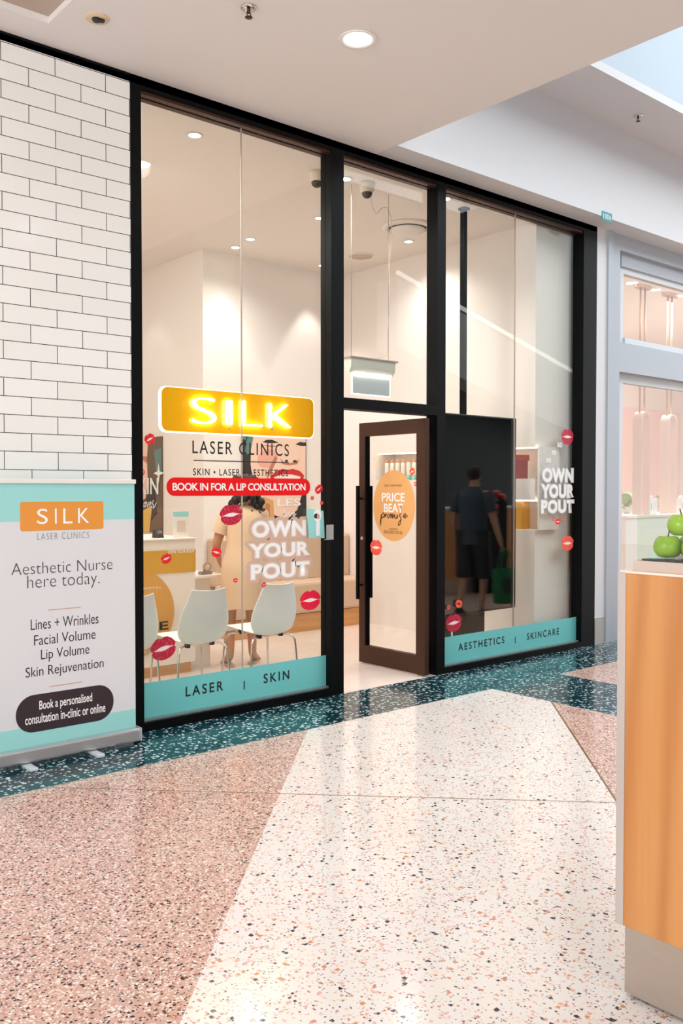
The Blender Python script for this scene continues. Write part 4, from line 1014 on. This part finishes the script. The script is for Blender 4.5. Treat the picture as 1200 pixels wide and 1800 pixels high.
for k in range(28): rings[0][k] += V3(math.cos(k * 2.2) * .008, math.sin(k * 2.2) * .008, math.sin(k * 1.7) * .006)
local('dress', MB().rings(rings, cap=False), DRESS, wm)
for nm, a, b in (('sleeve', J['shL'], J['elL']), ('sleeve', J['shR'], J['elR'])):
    a, b = Vector(a), Vector(b); local(nm, MB().tube([a + (a - b) * .12, a, a + (b - a) * .35, a + (b - a) * .62], [.05, .068, .064, .066], 16, cap=False), DRESS, wm)
hair = MB(); hc = Vector(J['head1'])
hair.sphere(hc + V3(0, -.02, .02), .105, .95, 1.05, 1.0)
for k in range(70):
    a = random.uniform(0, 2 * PI); zz = random.uniform(-.26, .08); rr = .085 + (.03 if zz < -.05 else 0) + random.uniform(-.02, .02)
    if math.sin(a) > .55 and zz < .03: continue
    hair.sphere(hc + V3(rr * math.cos(a), -.03 + rr * math.sin(a), zz), random.uniform(.026, .042), 1, 1, 1.1, u=8, v=6)
local('hair', hair, grain(mat('dark_curls', (34, 24, 20), .6), 120, .4, .4, .3), wm)
SHOE = mat('taupe_sandal', (190, 160, 138), .6)
for s in 'LR':
    a, b = Vector(J['an' + s]), Vector(J['toe' + s]); f = (V3(b.x, b.y, 0) - V3(a.x, a.y, 0)).normalized(); sd = V3(f.y, -f.x, 0); o0 = V3(a.x, a.y, 0) - f * .05
    out = [(0, .030), (.04, .034), (.12, .034), (.19, .042), (.235, .035), (.26, .012)]
    pts = [o0 + f * u + sd * w_ for u, w_ in out] + [o0 + f * u - sd * w_ for u, w_ in reversed(out)]
    mm = MB().rings([[p + V3(0, 0, .002) for p in pts], [p + V3(0, 0, .018) for p in pts]], smooth=False)
    mm.tube([o0 + f * .19 + sd * .042 + V3(0, 0, .015), o0 + f * .19 + V3(0, 0, .075), o0 + f * .19 - sd * .042 + V3(0, 0, .015)], .008, 8)
    local('sandal', mm, SHOE, wm)

# the man out in the mall whose mirror image shows in the dark screen
SKINM = grain(mat('skin_ruddy', (200, 148, 122), .5), 15, .06, .9)
J = dict(pelvis=(0, 0, .95), waist=(0, .0, 1.12), chest=(0, .0, 1.33), neck=(0, .02, 1.52), head0=(0, .04, 1.58), head1=(0, .055, 1.66), head2=(0, .05, 1.73),
         shL=(-.19, 0, 1.43), elL=(-.275, -.02, 1.155), wrL=(-.335, .05, .905), shR=(.19, 0, 1.43), elR=(.25, -.02, 1.15), wrR=(.24, .10, .92),
         hipL=(-.095, 0, .90), knL=(-.10, .13, .50), anL=(-.10, .06, .09), ballL=(-.10, .19, .04), toeL=(-.10, .25, .03),
         hipR=(.095, 0, .90), knR=(.10, -.02, .49), anR=(.10, -.22, .13), ballR=(.10, -.11, .05), toeR=(.10, -.05, .03))
R2 = dict(R_, pelvis=(.15, .11), waist=(.145, .105), chest=(.16, .115), neck=.06, shL=.065, shR=.065, elL=.047, elR=.047, wrL=.031, wrR=.031, hipL=.095, hipR=.095)
mloc = (7.98, -1.86, 0); myaw = math.radians(-112)
mn = person('person', 'person in dark t-shirt and shorts carrying a green bag, mirrored in the dark screen', mloc, myaw, SKINM, J, R2)
mn.scale = (.93, .95, 1)
SHIRT = grain(mat('navy_shirt', (66, 78, 90), .8), 30, .1, .9); SHORT = grain(mat('black_shorts', (40, 40, 44), .8), 30, .1, .9)
local('shirt', MB().rings([oval((0, 0, z), a, b, 28) for z, a, b in ((.86, .185, .145), (.95, .185, .145), (1.10, .178, .138), (1.25, .186, .14), (1.38, .198, .135), (1.45, .18, .11), (1.50, .10, .085), (1.53, .07, .07))], cap=False), SHIRT, mn)
for s in 'LR':
    a, b = Vector(J['sh' + s]), Vector(J['el' + s]); local('sleeve', MB().tube([a + (a - b) * .12, a, a + (b - a) * .4, a + (b - a) * .72], [.06, .082, .078, .076], 16, cap=False), SHIRT, mn)
    h_, k_ = Vector(J['hip' + s]), Vector(J['kn' + s]); local('shorts_leg', MB().tube([h_ + V3(0, 0, .12), h_, h_ + (k_ - h_) * .5, k_ + (k_ - h_) * .05], [.135, .125, .115, .105], 18, cap=False), SHORT, mn)
    a, b = Vector(J['an' + s]), Vector(J['toe' + s]); f = V3(0, 1, 0)
    local('shoe', MB().tube([V3(a.x, a.y - .05, a.z - .035), V3(a.x, a.y + .03, a.z - .04), V3(a.x, a.y + .13, .05), V3(a.x, a.y + .24, .035)], [.042, .048, .045, .02], 12), mat('dark_shoe', (34, 34, 36), .6), mn)
hr = MB(); hc = Vector(J['head1']); hr.sphere(hc + V3(0, -.018, .03), .097, .92, 1.08, .95)
local('hair', hr, grain(mat('short_brown_hair', (62, 46, 38), .8), 200, .4, .5), mn)
local('sleeve_badge', MB().box(-.312, -.306, -.05, .03, 1.22, 1.33), mat('red_badge', (206, 70, 60), .6), mn)
# green tote bag hanging from the left hand
rotm = Matrix.Rotation(myaw, 4, 'Z'); hp = Vector(mloc) + rotm @ V3(-.372, .06, .80)
t = thing('tote_bag', 'green shopping tote bag carried by the person mirrored in the screen', 'bag', (hp.x, hp.y, .18)); t.rotation_euler = (0, 0, myaw + math.radians(40))
BAG = grain(mat('green_bag', (22, 110, 62), .7), 30, .1, .85)
local('bag_body', MB().rings([oval((0, 0, z), a, b, 24) for z, a, b in ((.0, .06, .13), (.02, .07, .155), (.16, .07, .165), (.34, .06, .165), (.40, .05, .16), (.405, .045, .155), (.34, .05, .15))], cap=True), BAG, t)
for sx in (-.05, .05):
    local('handle', MB().tube(smooth3([(sx, -.09, .38), (sx * .7, -.06, .52), (0, 0, .635), (sx * .7, .06, .52), (sx, .09, .38)], 5), .009, 8), BAG, t)
local('print_patch', MB().box(-.078, -.072, -.07, .09, .12, .30), mat('bag_dark_print', (24, 48, 44), .6), t)

# ================================================================== NEIGHBOURING SHOP
GREY = grain(mat('grey_shopfront', (172, 179, 186), .4), 30, .05, .93)
fr = thing('window_4', 'pale grey framed shopfront of the neighbouring shop at the right', 'window', (9, 0, 0), kind='structure')
m = MB()
m.box(7.62, 7.70, -.02, .3, 0, 4.0).box(7.70, 7.85, .0, .12, 0, 4.0).box(7.85, 15, .0, .12, 3.85, 4.0).box(7.85, 15, .0, .12, 2.66, 2.95)
m.box(7.85, 7.95, .06, .14, 0, 3.85).box(7.95, 15, .05, .14, 3.72, 3.85)
obj('frame', m, GREY, fr)
m = MB().box(7.95, 8.03, .075, .14, 2.95, 3.72).box(8.03, 15, .075, .14, 3.66, 3.72).box(8.03, 15, .055, .14, 2.95, 3.02).box(7.95, 8.03, .075, .14, .0, 2.66).box(8.03, 15, .075, .14, 2.57, 2.66)
obj('inner_frame', m, mat('pale_grey_bead', (210, 214, 216), .4), fr)
obj('pane', MB().box(8.03, 14.9, .10, .108, 3.02, 3.66), GLASS, fr)
obj('pane', MB().box(8.03, 14.9, .10, .108, .0, 2.57), GLASS, fr)
PINKW = grain(mat('blush_wall', (244, 230, 221), .7), 4, .03, .96)
struct('wall_neighbour_back', MB().box(7.45, 16, 3.6, 3.7, 0, 3.95), PINKW)
struct('wall_neighbour_side', MB().box(7.42, 7.5, .3, 3.6, 0, 3.95).box(15.9, 16, .1, 3.6, 0, 3.95), PINKW)
struct('ceiling_neighbour', MB().box(7.45, 16, .12, 3.7, 3.95, 4.0), PINKW)
struct('trim_4', MB().box(8.2, 14, .55, .60, 3.93, 3.95), LEDW)
lamp('AREA', 'neighbour_shop_light', (11.2, 1.6, 3.85), 95, (1, .94, .91), 2.0, (11.2, 1.6, 0), 2.0)
g = 'downlights in the neighbouring shop'
LEDN = mat('led_blush', (255, 240, 228), .4, 0, 5)
for px, py, lab in ((1110, 497, 'left'), (1151, 509, 'middle'), (1192, 520, 'right')):
    p = onZ(px, py, 3.95); t = thing('neighbour_downlight', f'small downlight of the neighbouring shop, {lab} one between the pendant plates', 'downlight', tuple(p), g)
    obj('lamp_disc', MB().lathe(p, [(.07, -.001), (.07, -.004)]), LEDN, t); obj('trim_ring', MB().lathe(p, [(.07, -.001), (.085, -.001), (.082, -.006), (.07, -.005)], cap=False), TRIM, t)
# counter, hanging arches, plants
t = thing('display_counter', 'blush white display counter inside the neighbouring shop', 'counter', (10.5, 1.2, 0))
obj('body', MB().box(9.35, 14, .85, 1.5, 0, 1.16, .006), PINKW, t); obj('worktop', MB().box(9.33, 14, .83, 1.52, 1.16, 1.19, .004), PINKW, t)
ARCH = grain(mat('arch_blush', (236, 208, 196), .5), 10, .04, .95); ROSE = mat('rose_metal', (206, 168, 146), .3, .5)
def arch(xc, yc, label):
    t = thing('hanging_arch', label, 'display arch', (xc, yc, 1.19), 'arched frames hung over the display counter'); hw, z0, z1 = .10, 1.195, 2.44
    pt = [(-hw, z0)] + [(-hw * math.cos(PI * k / 14), z1 - hw + hw * math.sin(PI * k / 14)) for k in range(15)] + [(hw, z0)]
    rows = [[V3(xc + a, yc - .06, b), V3(xc + a, yc + .06, b), V3(xc + a * .82, yc + .06, b - (.018 if z0 < b else 0)), V3(xc + a * .82, yc - .06, b - (.018 if z0 < b else 0))] for a, b in pt]
    obj('arch_band', MB().rings(rows, smooth=False), ARCH, t)
    for s in (-1, 1): obj('rod', MB().cyl((xc + s * .05, yc, z1 - .03), (xc + s * .05, yc, 3.95), .012, 8), ROSE, t)
    obj('ceiling_plate', MB().prism(ellipse(xc, yc, .17, .06, 32), (V3(0, 0, 3.92), V3(1, 0, 0), V3(0, 1, 0), V3(0, 0, 1)), 0, .03), ROSE, t)
arch(9.84, .95, 'blush arch hung from ceiling plate, left one over the display counter')
arch(10.50, .97, 'blush arch hung from ceiling plate, right one over the display counter')
LEAF = grain(mat('leaf_green', (150, 168, 96), .5), 12, .25, .7); POT = mat('pot_white', (238, 232, 226), .4)
def plant(x, y, leaves, label):
    t = thing('leafy_plant', label, 'plant', (x, y, 1.19), 'plants on the display counter')
    obj('pot', MB().lathe((x, y, 1.19), [(.035, .001), (.05, .02), (.055, .09), (.05, .092)], 16), POT, t)
    for k, (ax, ln, wd, tilt) in enumerate(leaves):
        m = MB(); rows = []
        d_ = V3(math.cos(ax), math.sin(ax), 0); sd = V3(-d_.y, d_.x, 0)
        for i in range(9):
            s = i / 8; w_ = wd * math.sin(PI * min(1, .08 + s * .92)) ** .7; c_ = V3(x, y, 1.27) + d_ * (ln * s * math.cos(tilt)) + V3(0, 0, ln * (s * math.sin(tilt) - .35 * s * s * s))
            rows.append([c_ - sd * w_ + V3(0, 0, .015), c_ - V3(0, 0, .006), c_ + sd * w_ + V3(0, 0, .015)])
        m.rings(rows, cap=False, closed=False); o = obj('leaf', m, LEAF, t)
        sl = o.modifiers.new('Solidify', 'SOLIDIFY'); sl.thickness = .004
    return t
plant(9.60, 1.3, ((.4, .34, .07, 1.35), (2.6, .30, .07, .9), (4.6, .28, .06, .7), (5.6, .26, .06, .3), (1.6, .28, .06, 1.1)), 'broad leaved plant at the left end of the display counter')
plant(10.22, 1.38, ((.3, .36, .08, 1.0), (3.4, .34, .08, .95), (4.8, .26, .06, .6), (1.7, .3, .07, 1.2)), 'broad leaved plant between the two hanging arches')
plant(11.05, 1.3, ((2.9, .30, .06, .9), (3.9, .26, .06, .4), (.8, .3, .06, 1.0)), 'broad leaved plant right of the second hanging arch')
for x, lab in ((10.02, 'white product carton on the display counter between the arches'), (10.75, 'white product carton on the counter right of the second arch')):
    t = thing('product_carton', lab, 'box', (x, .93, 1.19), 'cartons on the display counter')
    obj('carton', MB().box(x - .075, x + .075, .89, .97, 1.19, 1.385, .003), POT, t)
    obj('print', MB().stroke([(x - .05, 1.25), (x - .045, 1.33)], .012, frame_facade(.89), .0005, .001).stroke([(x, 1.24), (x + .05, 1.34)], .006, frame_facade(.89), .0005, .001, 1), [GREYV, TC], t)
    obj('cap', MB().lathe((x - .01, .93, 1.385), [(.03, 0), (.03, .03), (.012, .035)], 12), POT, t)
t = thing('wall_panel', 'flat pale pink panel on the neighbour shop rear wall', 'panel', (12.9, 3.59, 1.0)); obj('panel', MB().box(12.5, 15.5, 3.57, 3.6, 1.2, 2.9), mat('pink_panel', (246, 206, 196), .6), t)
# unit number plate on the bulkhead
p, q = onY(1057, 386, -.225), onY(1075, 377, -.225)
t = thing('unit_number_plate', 'small teal plate reading 1006 on the white bulkhead', 'sign', tuple(p))
fu = frame_facade(-.225)
obj('plate', MB().box(p.x, q.x, -.229, -.225, p.z, p.z + .082, .001), mat('teal_plate', (20, 140, 150), .4), t)
text('lettering', '1006', (p.x + .02, p.z + .018, q.x - .02, p.z + .064), fu, WHITE, t, d=.0055, offset=.0)

# ================================================================== FRUIT COUNTERS IN THE MALL
KX, KY = 2.335, -3.52
t = thing('fruit_counter', 'pine panelled fruit counter with steel kick plate at the right edge', 'counter', (KX, KY, 0))
obj('wood_panel', MB().box(KX, 5.2, KY - 1.15, KY - .002, .211, 1.255, .002), PINE, t)
obj('kick_plate', MB().box(KX + .006, 5.2, KY - 1.14, KY - .006, .012, .211), STEEL, t)
obj('shadow_gap', MB().box(KX + .03, 5.17, KY - 1.1, KY - .03, .0, .012), BLACKV, t)
m = MB().box(KX - .003, KX + .03, KY - .004, KY + .022, .211, 1.258, .001)
obj('corner_trim', m, grain(mat('grey_corner_trim', (190, 182, 176), .4, .3), 20, .1, .9), t)
obj('cap_strip', MB().box(KX - .002, 5.2, KY - 1.15, KY + .016, 1.255, 1.262), mat('pale_edge', (236, 214, 196), .5), t)
obj('ledge', MB().box(KX + .012, 5.19, KY - 1.13, KY - .018, 1.262, 1.293, .001), mat('taupe_ledge', (196, 178, 166), .5), t)
m = MB().box(KX + .015, KX + .021, KY - 1.0, KY - .03, 1.293, 1.425).box(KX + .015, 5.18, KY - .036, KY - .030, 1.293, 1.425)
obj('glass_guard', m, GLASSG, t)
obj('display_tray', MB().box(KX + .024, 5.17, KY - 1.0, KY - .04, 1.2935, 1.298), mat('black_tray', (24, 26, 24), .4), t)
APPLE = mat('green_apple', (122, 168, 24), .25); ta = NT(APPLE); nn = ta.noise(ta.pos(), 14, 3)['Fac']; ta.link(ta.mix(nn, c4((98, 152, 6)), c4((168, 196, 48))), ta.b.inputs['Base Color'])
STEM = mat('stalk_brown', (84, 60, 36), .7)
ap = None
places = [(2.388, -3.612, 0), (2.392, -3.696, 0), (2.390, -3.780, 0), (2.474, -3.640, 0), (2.478, -3.724, 0), (2.425, -3.634, 1), (2.428, -3.716, 1), (2.505, -3.672, 1)]
labs = ['green apple nearest the corner in the glass display', 'green apple on the tray, second from the glass corner', 'green apple on the tray at the far right of the display', 'green apple on the tray against the front glass, behind the nearest one', 'green apple on the tray in the back row', 'green apple stacked on top, nearest the glass corner', 'green apple stacked on top at the right edge of the photo', 'green apple stacked on top in the back row']
for (x, y, lv), lab in zip(places, labs):
    loc = (x + .012, y - .006, 1.2995 + lv * .062)
    if ap is None:
        ap = thing('green_apple', lab, 'apple', loc, 'green apples behind the glass guard')
        pr = []
        for k in range(15):
            a = PI * k / 14; r = .040 * (math.sin(a) ** .85) * (1 + .06 * math.cos(a)); z = .036 - .036 * math.cos(a)
            if a < .6: z += .006 * (1 - a / .6)
            if a > 2.5: z -= .012 * ((a - 2.5) / .64)
            pr.append((max(r, .0015), z))
        obj('flesh', MB().lathe(loc, pr, 22), APPLE, ap)
        obj('stalk', MB().tube([(loc[0], loc[1], loc[2] + .058), (loc[0] + .003, loc[1], loc[2] + .070), (loc[0] + .008, loc[1], loc[2] + .082)], .0018, 6), STEM, ap)
    else:
        c_ = dup(ap, loc, label=lab); c_.rotation_euler = (0, 0, random.uniform(0, 6))
t = thing('refraction_wedge', 'pale green wedge standing in for the refraction beside the apples', 'refraction wedge', (2.375, -3.575, 1.298))  # solid wedge added to imitate refraction in the glass guard
obj('wedge', MB().prism([(0, 0), (.07, 0), (.045, .035), (.03, .04)], (V3(2.372, -3.575, 1.2995), V3(.5, -.87, 0), V3(0, 0, 1), V3(.87, .5, 0)), 0, .012), mat('refraction_green', (206, 226, 212), .2), t)
# second counter further along, seen mirrored in the screen
t = thing('fruit_stall', 'second pine fruit counter further along the mall, mirrored in the dark screen', 'counter', (9, KY, 0))
obj('wood_panel', MB().box(8.2, 13, KY - .9, KY, .21, 1.2), PINE, t); obj('kick_plate', MB().box(8.2, 13, KY - .89, KY - .005, 0, .21), STEEL, t)
obj('top', MB().box(8.2, 13, KY - .9, KY + .01, 1.2, 1.23), mat('taupe_ledge', (196, 178, 166), .5), t)
t = thing('display_bin', 'black fruit bin in front of the second counter, mirrored in the screen', 'bin', (10.11, KY + .13, 0)); obj('bin', MB().box(9.86, 10.36, KY + .02, KY + .24, .25, 1.33, .01), BLACK, t); obj('bin_base', MB().box(9.9, 10.32, KY + .04, KY + .22, 0, .25), BLACK, t)
g = 'red apples heaped on the black bin'
RAP = mat('red_apple', (188, 52, 40), .3)
src = None
k = 0
for ix in range(4):
    for iy in range(2):
        loc = (9.92 + ix * .125, KY + .07 + iy * .12, 1.33 + (.05 if (ix + iy) % 2 else 0))
        if src is None:
            src = thing('red_apple', 'red apple heaped on the black bin mirrored in the screen', 'apple', loc, g)
            obj('flesh', MB().lathe(loc, [(.002, .012), (.03, .0), (.055, .03), (.06, .065), (.045, .098), (.02, .105), (.002, .092)], 16), RAP, src)
        else: dup(src, loc)
# the far side of the mall, seen only as reflections
struct('wall_far', MB().box(3, 17.6, -9.1, -9.0, 0, 8.2), grain(mat('charcoal_shopfront', (13, 16, 20), .5), 2, .3, .6))
struct('wall_far_pale', MB().box(17.6, 22, -9.1, -9.0, 0, 8.2), BULK)
t = thing('escalator', 'sloping escalator flank with a light strip, mirrored in the right window', 'escalator', (14, -8, 0))
A, Bq = onY(785, 525, 8.1), onY(1012, 655, 8.1)
A, Bq = V3(A.x, -8.0, A.z), V3(Bq.x, -8.0, Bq.z); dv = (Bq - A); A = A - dv * .3; Bq = Bq + dv * .25
obj('flank', MB().rings([[V3(A.x, -8.0, A.z - .1), V3(A.x, -8.0, A.z - 1.5), V3(A.x, -8.6, A.z - 1.5), V3(A.x, -8.6, A.z - .1)], [V3(Bq.x, -8.0, Bq.z - .1), V3(Bq.x, -8.0, Bq.z - 1.5), V3(Bq.x, -8.6, Bq.z - 1.5), V3(Bq.x, -8.6, Bq.z - .1)]], smooth=False), BULK, t)
obj('light_strip', MB().tube([A, A.lerp(Bq, .5), Bq], .045, 8), mat('led_soft', (255, 252, 246), .4, 0, 2.5), t)
